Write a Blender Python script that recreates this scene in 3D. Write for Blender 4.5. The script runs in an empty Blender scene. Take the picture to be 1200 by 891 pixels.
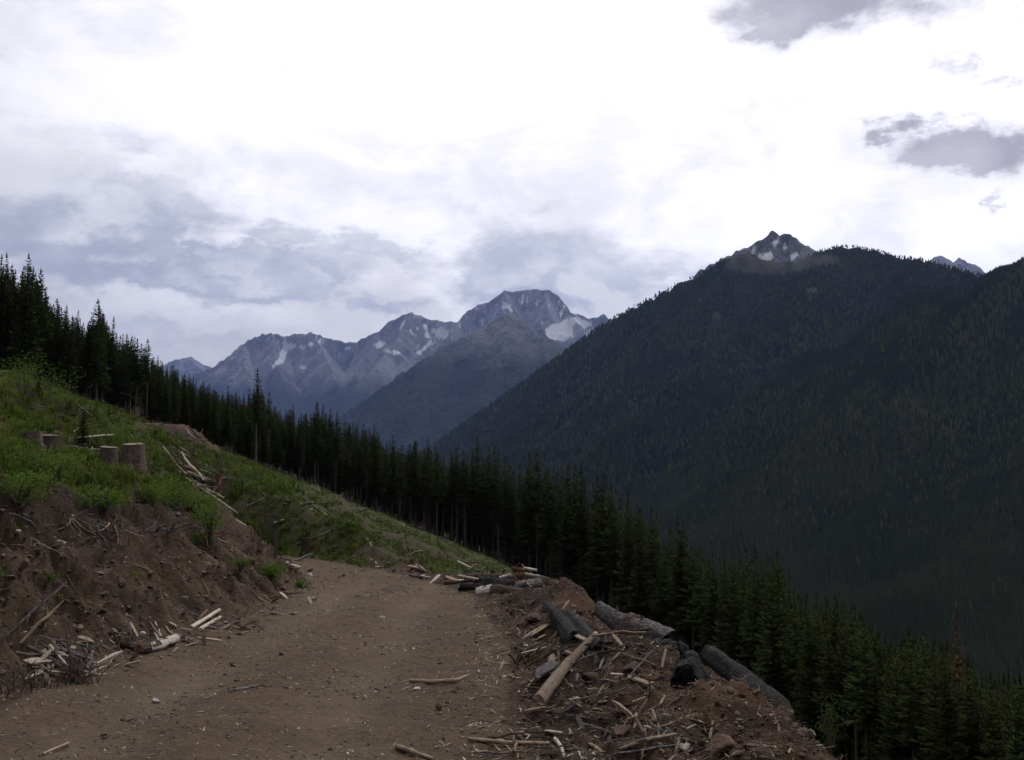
import bpy, math, random
import numpy as np
from mathutils import Vector, Matrix

random.seed(7)
RNG = np.random.default_rng(11)
SC = bpy.context.scene
COL = SC.collection

# ------------------------------------------------------------------ camera
EYE = 1.65
PITCH = math.radians(4.5)
cam_data = bpy.data.cameras.new('camera')
cam_data.lens = 36.0
cam_data.sensor_width = 36.0
cam_data.clip_start = 0.1
cam_data.clip_end = 60000
cam = bpy.data.objects.new('camera', cam_data)
cam.location = (0, 0, EYE)
cam.rotation_euler = (math.pi / 2 + PITCH, 0, 0)
COL.objects.link(cam)
SC.camera = cam

# ------------------------------------------------------------------ render settings
SC.view_settings.view_transform = 'Standard'
SC.view_settings.look = 'None'
SC.view_settings.exposure = 0.0
SC.view_settings.gamma = 1.0
SC.render.engine = 'CYCLES'
SC.cycles.use_denoising = True
SC.cycles.max_bounces = 4
SC.cycles.diffuse_bounces = 2
SC.cycles.glossy_bounces = 1
SC.cycles.transmission_bounces = 2
SC.cycles.volume_bounces = 0
SC.cycles.transparent_max_bounces = 6

SUN_EL = math.radians(57)
SUN_AZ = math.radians(26)          # clockwise from +Y (to the right of the view axis)
SUN_DIR = Vector((math.sin(SUN_AZ) * math.cos(SUN_EL), math.cos(SUN_AZ) * math.cos(SUN_EL), math.sin(SUN_EL)))


def ray(px, py):
    """direction (world) through a point of the 1200 x 891 photograph, with y component 1"""
    c, s = math.cos(PITCH), math.sin(PITCH)
    u, v = (px - 600) / 1200, (445.5 - py) / 1200
    y, z = c - v * s, s + v * c
    return u / y, z / y


def at(px, py, Y):
    a, b = ray(px, py)
    return (a * Y, Y, EYE + b * Y)


# ------------------------------------------------------------------ node helper
class NT:
    def __init__(self, tree):
        self.t = tree
        self.n = tree.nodes
        self.n.clear()

    def new(self, typ, ins=None, **props):
        nd = self.n.new(typ)
        for k, v in props.items():
            setattr(nd, k, v)
        if ins:
            for k, v in ins.items():
                self.put(nd.inputs[k], v)
        return nd

    def put(self, sock, v):
        if isinstance(v, bpy.types.NodeSocket):
            self.t.links.new(v, sock)
        elif isinstance(v, (tuple, list)) and sock.type == 'RGBA' and len(v) == 3:
            sock.default_value = (*v, 1)
        else:
            sock.default_value = v

    def m(self, op, a, b=0.0, c=None, clamp=False):
        nd = self.n.new('ShaderNodeMath')
        nd.operation = op
        nd.use_clamp = clamp
        self.put(nd.inputs[0], a)
        self.put(nd.inputs[1], b)
        if c is not None:
            self.put(nd.inputs[2], c)
        return nd.outputs[0]

    def vm(self, op, a, b=(0, 0, 0)):
        nd = self.n.new('ShaderNodeVectorMath')
        nd.operation = op
        self.put(nd.inputs[0], a)
        self.put(nd.inputs[1], b)
        return nd.outputs['Value'] if op == 'DOT_PRODUCT' else nd.outputs[0]

    def scale(self, v, s):
        nd = self.n.new('ShaderNodeVectorMath')
        nd.operation = 'SCALE'
        self.put(nd.inputs[0], v)
        self.put(nd.inputs['Scale'], s)
        return nd.outputs[0]

    def noise(self, vec, scale, detail=4, rough=.55, dist=0.0, color=False):
        nd = self.new('ShaderNodeTexNoise', {'Scale': scale, 'Detail': detail, 'Roughness': rough, 'Distortion': dist})
        if vec is not None:
            self.put(nd.inputs['Vector'], vec)
        return nd.outputs['Color' if color else 'Fac']

    def ss(self, x, lo, hi, a=0.0, b=1.0):
        nd = self.new('ShaderNodeMapRange', interpolation_type='SMOOTHSTEP')
        self.put(nd.inputs['Value'], x)
        for k, v in (('From Min', lo), ('From Max', hi), ('To Min', a), ('To Max', b)):
            self.put(nd.inputs[k], v)
        return nd.outputs[0]

    def mix(self, f, a, b, mode='MIX'):
        nd = self.new('ShaderNodeMix', data_type='RGBA', blend_type=mode, clamp_factor=True)
        self.put(nd.inputs[0], f)
        self.put(nd.inputs[6], a)
        self.put(nd.inputs[7], b)
        return nd.outputs[2]

    def attr(self, name, out='Fac'):
        return self.new('ShaderNodeAttribute', attribute_name=name).outputs[out]


# ------------------------------------------------------------------ sky (world): Nishita behind a bright, broken cloud deck
world = bpy.data.worlds.new('World')
SC.world = world
world.use_nodes = True
W = NT(world.node_tree)
d = W.new('ShaderNodeTexCoord').outputs['Generated']
sky = W.new('ShaderNodeTexSky', sky_type='NISHITA', sun_disc=False, sun_elevation=SUN_EL,
            sun_rotation=SUN_AZ, altitude=1200, air_density=1.0, dust_density=2.0).outputs[0]
sep = W.new('ShaderNodeSeparateXYZ', {0: d})
dx, dy, dz = sep.outputs
flat = W.new('ShaderNodeCombineXYZ', {0: dx, 1: dy, 2: W.m('MULTIPLY', dz, 1.9)}).outputs[0]
n_big = W.noise(flat, 2.4, 6, .55, .25)
n_det = W.noise(flat, 7.5, 9, .62, .35)
n_fine = W.noise(flat, 8.5, 9, .60, .12)
warp = W.noise(flat, 6.0, 9, .66, 0, True)
warp2 = W.vm('SUBTRACT', warp, (.5, .5, .5))
dyc = W.m('MAXIMUM', dy, 0.08)
u0 = W.m('DIVIDE', dx, dyc)
w0 = W.m('DIVIDE', dz, dyc)
ws = W.new('ShaderNodeSeparateXYZ', {0: warp2}).outputs
u = W.m('ADD', u0, W.m('MULTIPLY', ws[0], .30))
w = W.m('ADD', w0, W.m('MULTIPLY', ws[1], .15))


def blob(px, py, rx, ry, wt):
    cu, cw = ray(px, py)
    a = W.m('DIVIDE', W.m('SUBTRACT', u, cu), rx / 1200)
    b = W.m('DIVIDE', W.m('SUBTRACT', w, cw), ry / 1200)
    q = W.m('ADD', W.m('MULTIPLY', a, a), W.m('MULTIPLY', b, b))
    return W.m('MULTIPLY', W.m('EXPONENT', W.m('MULTIPLY', q, -1.0)), wt)


def blobs(lst):
    s = None
    for q in lst:
        g = blob(*q)
        s = g if s is None else W.m('MAXIMUM', s, g)
    return s


front = W.ss(dy, .1, .3)
ca = W.m('MAXIMUM', W.vm('DOT_PRODUCT', d, tuple(SUN_DIR)), 0.0)
glow = W.m('POWER', ca, 5.0)
glow2 = W.m('POWER', ca, 1.25)
# veil of thin bright cloud: brightest round the sun, duller away from it
veil = W.m('ADD', .10, W.m('ADD', W.m('MULTIPLY', glow2, 1.75), W.m('MULTIPLY', glow, 1.5)))
veil = W.m('SMOOTH_MIN', veil, 1.32, .35)     # cloud is no brighter than its own white
veil = W.m('MULTIPLY', veil, W.m('MULTIPLY', W.ss(n_det, .36, .64, .86, 1.10), W.ss(n_big, .38, .62, .90, 1.06)))
veil_c = W.scale(W.new('ShaderNodeCombineXYZ', {0: 1.0, 1: .985, 2: 1.03}).outputs[0], W.m('MULTIPLY', veil, 10.0))
# blue sky showing faintly through the veil
gap = W.ss(n_big, .56, .74, 0.0, .22)
skyv = W.mix(gap, veil_c, sky)
# grey-blue cloud bellies
BELLY = [(80, 268, 200, 46, 1.0), (200, 322, 230, 24, 1.0), (30, 225, 100, 34, .7), (640, 318, 125, 42, 1.0),
               (450, 298, 80, 20, .6), (330, 285, 55, 22, .55), (190, 160, 80, 32, .34), (540, 255, 36, 14, .25),
               (210, 395, 120, 18, .35), (700, 345, 60, 22, .45), (40, 90, 150, 60, .12), (440, 350, 70, 14, .5)]


belly = W.m('MULTIPLY', blobs(BELLY), front)
w_here = w
w = W.m('ADD', w, .032)
above = W.m('MULTIPLY', blobs(BELLY), front)       # how thick the cloud is a little higher up
w = w_here
roam = W.m('MULTIPLY', W.ss(n_big, .52, .70), W.m('SUBTRACT', 1.0, front))     # the same kind of cloud over the rest of the sky
belly_all = W.m('MAXIMUM', belly, W.m('MULTIPLY', roam, .9))
ragged = W.ss(n_fine, .36, .64, .50, 1.45)
bm = W.ss(W.m('MULTIPLY', belly_all, ragged), .06, .50)
topness = W.m('MULTIPLY', W.ss(W.m('SUBTRACT', belly, above), .06, .42), W.ss(n_fine, .40, .60, .25, 1.0))
shade = W.ss(n_fine, .34, .66)
belly_c = W.mix(shade, (4.4, 4.75, 6.0), (6.6, 6.9, 8.0))
belly_c = W.scale(belly_c, W.m('ADD', .52, W.m('MULTIPLY', glow2, .85)))
belly_c = W.mix(W.m('MULTIPLY', topness, .62), belly_c, (10.2, 10.2, 10.7))
skyv = W.mix(W.m('MULTIPLY', bm, .92), skyv, belly_c)
# puffed bright edges of the heaped clouds
puff = blobs([(20, 195, 80, 26, 1.0), (120, 188, 70, 22, .9), (240, 230, 70, 24, .8), (290, 368, 170, 22, .9), (700, 350, 40, 22, 1.0), (520, 352, 70, 22, 1.0), (150, 378, 160, 18, .6),
              (230, 250, 60, 20, .5)])
pm = W.ss(W.m('MULTIPLY', W.m('MULTIPLY', puff, front), W.ss(n_fine, .38, .62, .2, 1.7)), .25, .9)
skyv = W.mix(W.m('MULTIPLY', pm, .8), skyv, W.scale(W.new('ShaderNodeCombineXYZ', {0: 9.6, 1: 9.5, 2: 9.9}).outputs[0], W.m('ADD', .65, W.m('MULTIPLY', glow2, .6))))
# small thick dark clouds
dark = blobs([(985, 8, 125, 42, 1.5), (915, 46, 66, 22, 1.15), (1125, 180, 66, 25, 1.3), (1185, 165, 55, 17, .9), (1050, 151, 38, 15, 1.1), (1112, 76, 24, 20, .45),
              (1142, 236, 10, 10, .4), (620, 245, 40, 14, .3)])
dm = W.ss(W.m('MULTIPLY', W.m('MULTIPLY', dark, front), W.ss(n_fine, .36, .64, .6, 1.4)), .05, .78)
skyv = W.mix(W.m('MULTIPLY', dm, .93), skyv, W.mix(shade, (4.0, 3.85, 4.55), (6.2, 6.0, 6.7)))
# below the horizon: dull
low = W.ss(dz, -.08, -.01)
skyv = W.mix(low, (.5, .5, .5), skyv)
bg = W.new('ShaderNodeBackground', {'Color': skyv, 'Strength': 0.1})
W.t.links.new(bg.outputs[0], W.new('ShaderNodeOutputWorld').inputs['Surface'])
world.cycles.sampling_method = 'MANUAL'
world.cycles.sample_map_resolution = 1024

# ------------------------------------------------------------------ sun, veiled by cloud
sl = bpy.data.lights.new('sun', 'SUN')
sl.energy = 1.3
sl.angle = math.radians(14)
sl.color = (1.0, .95, .87)
sun = bpy.data.objects.new('sun', sl)
sun.rotation_euler = SUN_DIR.to_track_quat('Z', 'Y').to_euler()
sun.location = (0, 0, 50)
COL.objects.link(sun)


# ------------------------------------------------------------------ numpy noise
def _hash(ix, iy, seed):
    h = (ix.astype(np.int64) * 374761393 + iy.astype(np.int64) * 668265263 + seed * 1442695041) & 0xFFFFFFFF
    h = ((h ^ (h >> 13)) * 1274126177) & 0xFFFFFFFF
    h = h ^ (h >> 16)
    return h.astype(np.float64) / 4294967295.0


def perlin(x, y, seed=0):
    x = np.asarray(x, float)
    y = np.asarray(y, float)
    ix, iy = np.floor(x), np.floor(y)
    fx, fy = x - ix, y - iy
    ux, uy = fx * fx * fx * (fx * (fx * 6 - 15) + 10), fy * fy * fy * (fy * (fy * 6 - 15) + 10)

    def g(ox, oy):
        a = _hash(ix + ox, iy + oy, seed) * 2 * math.pi
        return np.cos(a) * (fx - ox) + np.sin(a) * (fy - oy)
    a = g(0, 0) * (1 - ux) + g(1, 0) * ux
    b = g(0, 1) * (1 - ux) + g(1, 1) * ux
    return (a * (1 - uy) + b * uy) * 1.5


def fbm(x, y, octaves=4, seed=0, gain=.5, lac=2.03):
    s, a = 0.0, 1.0
    for o in range(octaves):
        s = s + a * perlin(x, y, seed + o * 17)
        x, y, a = x * lac + 3.1, y * lac - 1.7, a * gain
    return s


def ridged(x, y, octaves=4, seed=0):
    s, a = 0.0, 1.0
    for o in range(octaves):
        s = s + a * (1 - 2 * np.abs(perlin(x, y, seed + o * 17)))
        x, y, a = x * 2.07 + 5.2, y * 2.07 + 1.3, a * .5
    return s


def smooth(x, lo, hi):
    t = np.clip((x - lo) / (hi - lo), 0, 1)
    return t * t * (3 - 2 * t)


def poly_sd(x, y, P):
    """signed distance to polygon P, negative inside"""
    x, y = np.asarray(x, float), np.asarray(y, float)
    dmin = np.full(x.shape, 1e9)
    ins = np.zeros(x.shape, bool)
    n = len(P)
    for i in range(n):
        x0, y0 = P[i]
        x1, y1 = P[(i + 1) % n]
        ex, ey = x1 - x0, y1 - y0
        t = np.clip(((x - x0) * ex + (y - y0) * ey) / (ex * ex + ey * ey + 1e-12), 0, 1)
        dmin = np.minimum(dmin, (x - x0 - t * ex) ** 2 + (y - y0 - t * ey) ** 2)
        c = ((y0 > y) != (y1 > y)) & (x < (x1 - x0) * (y - y0) / ((y1 - y0) if y1 != y0 else 1e-12) + x0)
        ins ^= c
    dd = np.sqrt(dmin)
    return np.where(ins, -dd, dd)


# ------------------------------------------------------------------ the lie of the land round the camera
TOE = [(-4.2, -40), (-4.2, 3), (-4.5, 9), (-4.6, 11.5), (-4.85, 16), (-4.95, 20), (-5.15, 26), (-5.75, 30), (-7.4, 33.6), (-9.6, 37.6), (-15, 40.5), (-30, 42)]
EDGE = [(-30, 46.5), (-15, 44.6), (-9.5, 42.2), (-7.1, 39.8), (-4.4, 35.2), (-2.5, 31.6), (-1.0, 26.4), (-.5, 20), (0, 15), (.0, 9), (.3, 7), (.8, 2), (1.4, -40)]
BERM = [(-30, 46.8), (-15, 44.9), (-9.4, 42.5), (-6.9, 40.2), (-4.1, 35.7), (-1.9, 32.3), (.35, 27.5), (1.1, 20), (1.6, 16), (2.12, 12), (2.18, 9), (2.2, 6), (2.8, 2), (3, -40)]
ROAD = TOE + EDGE
PLAT = TOE + BERM
LAND = [(-32, 66), (-27.5, 65.5), (-24.4, 67), (-23.3, 70), (-23.6, 75), (-28, 79), (-34, 76)]
MOUNDS = [(.95, 18.6, .62, .62, 2.3), (.35, 21.5, .30, .6, 1.3), (1.35, 12.2, .36, .75, 1.2), (1.0, 15.3, .30, .55, 1.0), (2.0, 9.6, .22, .5, 1.0),
          (-.1, 27.0, .06, .7, 2.2), (-2.2, 32.6, .05, .9, .7), (-4.75, 23.5, .24, .75, 3.2), (-5.3, 28.5, .14, .7, 1.8), (-4.7, 12.3, .14, .9, 1.5), (-4.35, 9.6, .12, .6, .9)]
FLOOR = -236.0


def zroad(x, y):
    z = -0.065 * np.minimum(y, 30) - 0.022 * np.maximum(y - 30, 0)
    return z + 0.12 * np.maximum(-10 - x, 0)


def land(x, y, fine=True):
    """height and surface weights (road, soil, grass)"""
    x = np.asarray(x, float)
    y = np.asarray(y, float)
    r = np.hypot(x, y)
    xs = np.where(x > 0, .5 * (x + np.sqrt(x * x + .5)), .5 * (x + np.sqrt(x * x + .5)))
    nat = -0.093 * y - 0.41 * (x - xs) - 0.60 * xs
    nat = nat - .5 * np.exp(-((x + 7) / 3.5) ** 2 - ((y - 18) / 14) ** 2)
    nat = nat - 2.6 * np.exp(-((x + 56) / 15) ** 2 - ((y - 104) / 30) ** 2)
    far = np.maximum(y - 420, 0)
    nat = nat - .0007 * far ** 2 / (1 + far / 500)
    nat = np.where(nat > 130, 130 + (nat - 130) * .5, nat)
    hum = fbm(x * .16, y * .16, 3, 3) * .55 + fbm(x * .55, y * .55, 3, 9) * .16
    nat = nat + hum * smooth(r, 6, 40) * (1 + smooth(r, 150, 600) * 4)
    sd = poly_sd(x, y, PLAT)
    sr = poly_sd(x, y, ROAD)
    near = r < 130
    zr = zroad(x, y)
    d = np.maximum(sd, 0)
    # cut bank on the uphill side, loose fill on the downhill side
    gul = ridged(y * .42 + x * .10, x * .10, 3, 21) * .5
    cut = zr + d * d / (d + .55) * (.90 + .12 * gul) + .02
    cut = np.where(d > 0, np.maximum(cut, zr), zr)
    fill = zr - np.maximum(d - .0, 0) * .72
    z = np.where(near, np.clip(nat, fill, cut), nat)
    bankw = near * smooth(d, .05, .5) * (nat > cut + .0) * (x < 0)
    fillw = near * smooth(d, .0, .3) * (nat < fill) * smooth(d, 9, 4)
    bankw = bankw * smooth(y, 37.5, 35.5)
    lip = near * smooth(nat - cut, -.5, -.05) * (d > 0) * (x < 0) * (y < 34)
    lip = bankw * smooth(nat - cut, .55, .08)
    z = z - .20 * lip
    rim = near * smooth(cut - nat, .7, .05) * (cut >= nat) * (d > .4) * (x < -4) * (y < 35) * (y > 4)
    z = z + .14 * rim
    # landing higher up the slope
    sl_ = poly_sd(x, y, LAND)
    dl = np.maximum(sl_, 0)
    zl = 4.15 + .01 * (y - 70)
    z = np.where(near, np.clip(z, zl - dl * .85, np.maximum(zl + dl * .7, np.where(sl_ > 14, 1e3, -1e3))), z)
    landw = smooth(sl_, .8, -.8)
    slashw = smooth(dl, 4.5, 1.5) * smooth(sl_, -.2, .5) * (z > nat + .06) * near
    # heaps of soil and slash along the outer edge
    inb = near & (sr > -1.2)
    for mx, my, h, sx, sy in MOUNDS:
        z = z + h * np.exp(-((x - mx) / sx) ** 2 - ((y - my) / sy) ** 2)
    bermw = smooth(sr, -.25, .35) * smooth(d, 5, 1.0) * (x > -5) * (y < 40) * near * (y > -1) * (x > -2.9) * smooth(y, 33.6, 32.2)
    roadw = smooth(sr, .25, -.35) * near
    roadw = np.maximum(roadw, landw)
    soil = np.clip(np.maximum.reduce([bankw, bermw, fillw, slashw]), 0, 1)
    soil = np.maximum(soil, smooth(d, 1.3, .2) * (1 - roadw) * near * (x < 0) * (y < 36))
    if fine:
        rough = fbm(x * 1.5, y * 1.5, 4, 31)
        z = z + bermw * (.15 * fbm(x * 1.3, y * 1.3, 4, 41, .6) + .05 * np.abs(perlin(x * 5, y * 5, 5)))
        z = z + bankw * (1 - bermw) * (.34 * ridged(y * .8 + x * .25, x * .35, 4, 51) - .17 + .17 * rough + .07 * np.abs(perlin(x * 3.2, y * 3.2, 55)) + .06 * perlin(x * 6, y * 6, 6) + .03 * perlin(x * 13, y * 13, 16))
        z = z + slashw * .28 * rough
        rut = np.exp(-((x + 1.15 + .04 * y) / .38) ** 2) + np.exp(-((x + 3.0 + .045 * y) / .40) ** 2)
        z = z + roadw * (.035 * rough + .012 * perlin(x * 5, y * 5, 8) - .065 * rut * (y < 30) + .03 * np.exp(-((x + 2.05 + .04 * y) / .3) ** 2) * (y < 30))
        hill = (1 - np.clip(soil + roadw, 0, 1)) * (near)
        z = z + hill * (.12 * rough + .05 * perlin(x * 3.1, y * 3.1, 77)) * smooth(r, 5, 12)
    # valley floor
    fl = FLOOR + fbm(x * .004, y * .004, 3, 61) * 10
    k = 25.0
    z = np.where(r > 150, np.maximum(z, fl) + k * .25 * np.exp(-np.abs(z - fl) / k), z)
    grass = np.clip(1 - soil - roadw, 0, 1)
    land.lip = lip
    return z, roadw, soil, grass


def Hz(x, y):
    return land(np.atleast_1d(x), np.atleast_1d(y))[0]


def hz(x, y):
    return float(Hz(x, y)[0])


_T = np.geomspace(4, 260, 2600)


def hit(px, py):
    """where the line of sight through a photo point meets the ground"""
    a, b = ray(px, py)
    z = EYE + b * _T - Hz(a * _T, _T)
    k = np.argmax(z < 0)
    if z[k] >= 0:
        k = len(_T) - 1
    return Vector((a * _T[k], _T[k], EYE + b * _T[k]))


def normal_at(x, y, e=.15):
    h = Hz(np.array([x - e, x + e, x, x]), np.array([y, y, y - e, y + e]))
    return Vector((-(h[1] - h[0]) / (2 * e), -(h[3] - h[2]) / (2 * e), 1)).normalized()


# ------------------------------------------------------------------ mesh helpers
def np_mesh(name, verts, faces, mats=(), attrs=None, smooth_shade=True, mat_idx=None):
    """faces: (n,3) or (n,4) int array"""
    me = bpy.data.meshes.new(name)
    verts = np.asarray(verts, np.float32)
    faces = np.asarray(faces, np.int32)
    nf, k = faces.shape
    me.vertices.add(len(verts))
    me.vertices.foreach_set('co', verts.ravel())
    me.loops.add(nf * k)
    me.loops.foreach_set('vertex_index', faces.ravel())
    me.polygons.add(nf)
    me.polygons.foreach_set('loop_start', np.arange(0, nf * k, k, dtype=np.int32))
    me.polygons.foreach_set('use_smooth', np.full(nf, smooth_shade, bool))
    if mat_idx is not None:
        me.polygons.foreach_set('material_index', np.asarray(mat_idx, np.int32))
    for m in mats:
        me.materials.append(m)
    for k2, v in (attrs or {}).items():
        v = np.asarray(v, np.float32)
        if v.ndim == 1:
            a = me.attributes.new(k2, 'FLOAT', 'POINT')
            a.data.foreach_set('value', v)
        else:
            a = me.attributes.new(k2, 'FLOAT_COLOR', 'POINT')
            c4 = np.ones((len(v), 4), np.float32)
            c4[:, :3] = v
            a.data.foreach_set('color', c4.ravel())
    me.update(calc_edges=True)
    return me


def link(name, me, parent=None, loc=None, **props):
    o = bpy.data.objects.new(name, me)
    COL.objects.link(o)
    if parent is not None:
        o.parent = parent
    if loc is not None:
        o.location = loc
    for k, v in props.items():
        o[k] = v
    return o


def thing(name, label, cat, loc=(0, 0, 0), group=None, rot=None):
    o = bpy.data.objects.new(name, None)
    COL.objects.link(o)
    o.location = loc
    o.empty_display_size = .2
    if rot is not None:
        o.rotation_euler = rot
    o['label'] = label
    o['category'] = cat
    if group:
        o['group'] = group
    return o


def tag(o, label, cat, group=None):
    o['label'] = label
    o['category'] = cat
    if group:
        o['group'] = group
    return o


def grid_faces(nr, nc, wrap=False):
    i, j = np.meshgrid(np.arange(nr - 1), np.arange(nc if wrap else nc - 1), indexing='ij')
    i, j = i.ravel(), j.ravel()
    j2 = (j + 1) % nc
    return np.stack([i * nc + j, i * nc + j2, (i + 1) * nc + j2, (i + 1) * nc + j], 1)


def material(name, rough=.9, spec=.15):
    m = bpy.data.materials.new(name)
    m.use_nodes = True
    t = NT(m.node_tree)
    b = t.new('ShaderNodeBsdfPrincipled', {'Roughness': rough, 'Specular IOR Level': spec})
    t.t.links.new(b.outputs[0], t.new('ShaderNodeOutputMaterial').inputs['Surface'])
    return m, t, b


def bump(t, b, h, strength, dist=1.0):
    nd = t.new('ShaderNodeBump', {'Height': h, 'Strength': strength, 'Distance': dist})
    t.put(b.inputs['Normal'], nd.outputs[0])


def pos(t):
    return t.new('ShaderNodeNewGeometry').outputs['Position']


# ------------------------------------------------------------------ ground materials
def ground_material():
    m, t, b = material('ground_soil_and_turf', .95, .1)
    p = pos(t)
    n1 = t.noise(p, .55, 5, .6)
    n2 = t.noise(p, 3.1, 6, .65)
    n3 = t.noise(p, 16, 5, .7)
    n4 = t.noise(p, 60, 3, .7)
    road = t.mix(t.ss(n1, .35, .65), (.100, .069, .043), (.138, .098, .062))
    road = t.mix(t.ss(n2, .44, .62, 0, .75), road, (.085, .060, .040))
    road = t.mix(t.ss(t.noise(p, 1.1, 5, .65), .52, .64, 0, .6), road, (.080, .058, .040))
    road = t.mix(t.ss(n3, .52, .70, 0, .6), road, (.215, .165, .118))
    road = t.mix(t.ss(n4, .62, .72, 0, .7), road, (.31, .255, .195))
    road = t.mix(t.ss(n4, .40, .30, 0, .6), road, (.07, .05, .038))
    tk = t.attr('track')
    road = t.mix(t.m('MULTIPLY', tk, t.ss(n2, .3, .7, .45, .95)), road, (.185, .142, .095))
    soil = t.mix(t.ss(n1, .38, .62), (.064, .042, .027), (.102, .070, .044))
    soil = t.mix(t.ss(n2, .45, .66, 0, .8), soil, (.066, .042, .033))
    soil = t.mix(t.ss(n3, .54, .66, 0, .6), soil, (.15, .105, .068))
    soil = t.mix(t.ss(n4, .60, .72, 0, .6), soil, (.24, .185, .14))
    stv = t.new('ShaderNodeMapping', {'Vector': p, 'Scale': (.7, 3.2, .7)}).outputs[0]
    n5 = t.noise(stv, 1.6, 6, .7, .3)
    soil = t.mix(t.ss(n5, .50, .62, 0, .75), soil, (.034, .023, .018))
    soil = t.mix(t.ss(n5, .45, .36, 0, .65), soil, (.16, .12, .083))
    rust = t.attr('rust')
    soil = t.mix(t.m('MULTIPLY', rust, t.ss(n2, .3, .6, .4, 1)), soil, (.10, .052, .031))
    peat_and_lip_shade = t.attr('peat_and_lip_shade')
    soil = t.mix(t.m('MULTIPLY', peat_and_lip_shade, t.ss(n3, .3, .6, .5, 1)), soil, (.045, .030, .024))
    turf = t.mix(t.ss(n2, .38, .62), (.034, .046, .013), (.056, .062, .022))
    turf = t.mix(t.ss(n1, .50, .66, 0, .8), turf, (.070, .055, .034))
    turf = t.mix(t.ss(n3, .50, .68, 0, .6), turf, (.042, .058, .018))
    dry = t.attr('dry')
    turf = t.mix(t.m('MULTIPLY', dry, t.ss(n2, .3, .6, .5, 1)), turf, (.070, .052, .035))
    litter = t.attr('litter')
    turf = t.mix(litter, turf, (.035, .028, .020))
    g = t.m('ADD', t.attr('grass'), t.m('MULTIPLY', t.m('SUBTRACT', n3, .5), .5))
    c = t.mix(t.ss(g, .35, .65), soil, turf)
    r = t.m('ADD', t.attr('road'), t.m('MULTIPLY', t.m('SUBTRACT', n2, .5), .9))
    c = t.mix(t.ss(r, .3, .7), c, road)
    t.put(b.inputs['Base Color'], c)
    h = t.m('ADD', t.m('MULTIPLY', n2, .5), t.m('ADD', t.m('MULTIPLY', n3, .32), t.m('MULTIPLY', n4, .12)))
    bump(t, b, h, 1.0, .22)
    return m


M_GROUND = ground_material()

# ------------------------------------------------------------------ ground mesh (one polar sheet, cut into road, bank, slope)
ang = np.concatenate([np.radians(np.arange(-180, -40, 3.0)), np.radians(np.arange(-40, 38, .125)), np.radians(np.arange(38, 179, 3.0))])
rad = np.concatenate([np.geomspace(1.2, 110, 520), np.geomspace(113, 900, 80), np.geomspace(960, 21000, 24)])
A, R = np.meshgrid(ang, rad)
GX, GY = (R * np.sin(A)).ravel(), (R * np.cos(A)).ravel()
GZ, g_road, g_soil, g_grass = land(GX, GY)
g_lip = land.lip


def plan_mask(pts, wd):
    m = np.zeros(GX.shape)
    for (x, y, s) in pts:
        m = np.maximum(m, np.exp(-((GX - x) ** 2 + (GY - y) ** 2) / (s * s)))
    return m


EDGE_LINE = [(-110, 40), (-78, 84), (-55, 110), (-49, 121), (-46, 129), (-36, 134), (-20, 144), (-6, 150), (2, 147), (9, 132), (14, 112), (17, 92), (18.5, 74), (19.5, 58), (19.5, 44), (19, 30), (18, 10), (17, -60),
             (900, -60), (900, 700), (-600, 700), (-600, 40)]
stand_sd = poly_sd(GX, GY, EDGE_LINE)
g_litter = smooth(stand_sd, 2.5, -2.5)
g_dry = np.clip(smooth(stand_sd, 16, 1) * .9 + smooth(fbm(GX * .12, GY * .12, 3, 91), .15, .5) * .7, 0, 1)
g_rust = np.clip(plan_mask([(1.1, 15.6, .8), (1.3, 17.4, .6), (2.3, 9.2, 1.1), (2.2, 11, .6), (3.3, 11, 1.6), (2.9, 8, .9)], 1) * .9 , 0, 1)
g_peat_and_lip_shade = np.clip(plan_mask([(1.35, 12.2, .9), (.9, 13.5, .6), (.6, 15.5, .7), (.3, 18.5, .8), (.9, 20.5, .9), (-.2, 27, 1.6), (-6.9, 15, 1.2), (-7.1, 19, 1.2), (-7.2, 23, 1.2), (-6.7, 12, 1.0), (-4.3, 9.7, .8), (-7, 27, 1), (-24, 66, 3.2), (-22, 69, 2.5), (-25.5, 63, 3), (-22, 64, 3)], 1) * .85 + g_lip * .9 + .8 * smooth(fbm(GX * .9, GY * .9, 3, 717), -.15, .25) * g_soil * (GX > -1.2) * (GY < 34), 0, 1)  # peat patches, plus shade under the turf lip painted as a dark band
g_track = (np.exp(-((GX + 1.15 + .04 * GY) / .42) ** 2) + np.exp(-((GX + 3.0 + .045 * GY) / .42) ** 2)) * smooth(GY, 34, 26) * (.55 + .6 * fbm(GX * .5, GY * .25, 3, 404))
quads = grid_faces(len(rad), len(ang), True)
qc = quads.reshape(-1)
fr = g_road[quads].mean(1)
fs = g_soil[quads].mean(1)
fx, fy = GX[quads].mean(1), GY[quads].mean(1)
is_road = fr > .5
is_bank = (~is_road) & (fs > .5) & (fx < -3.5) & (fy < 42) & (fy > -35) & (fx > -16)
is_berm = (~is_road) & (~is_bank) & (fs > .5) & (fx > -4) & (fy < 42) & (fy > -35)
is_hill = ~(is_road | is_bank | is_berm)
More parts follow.
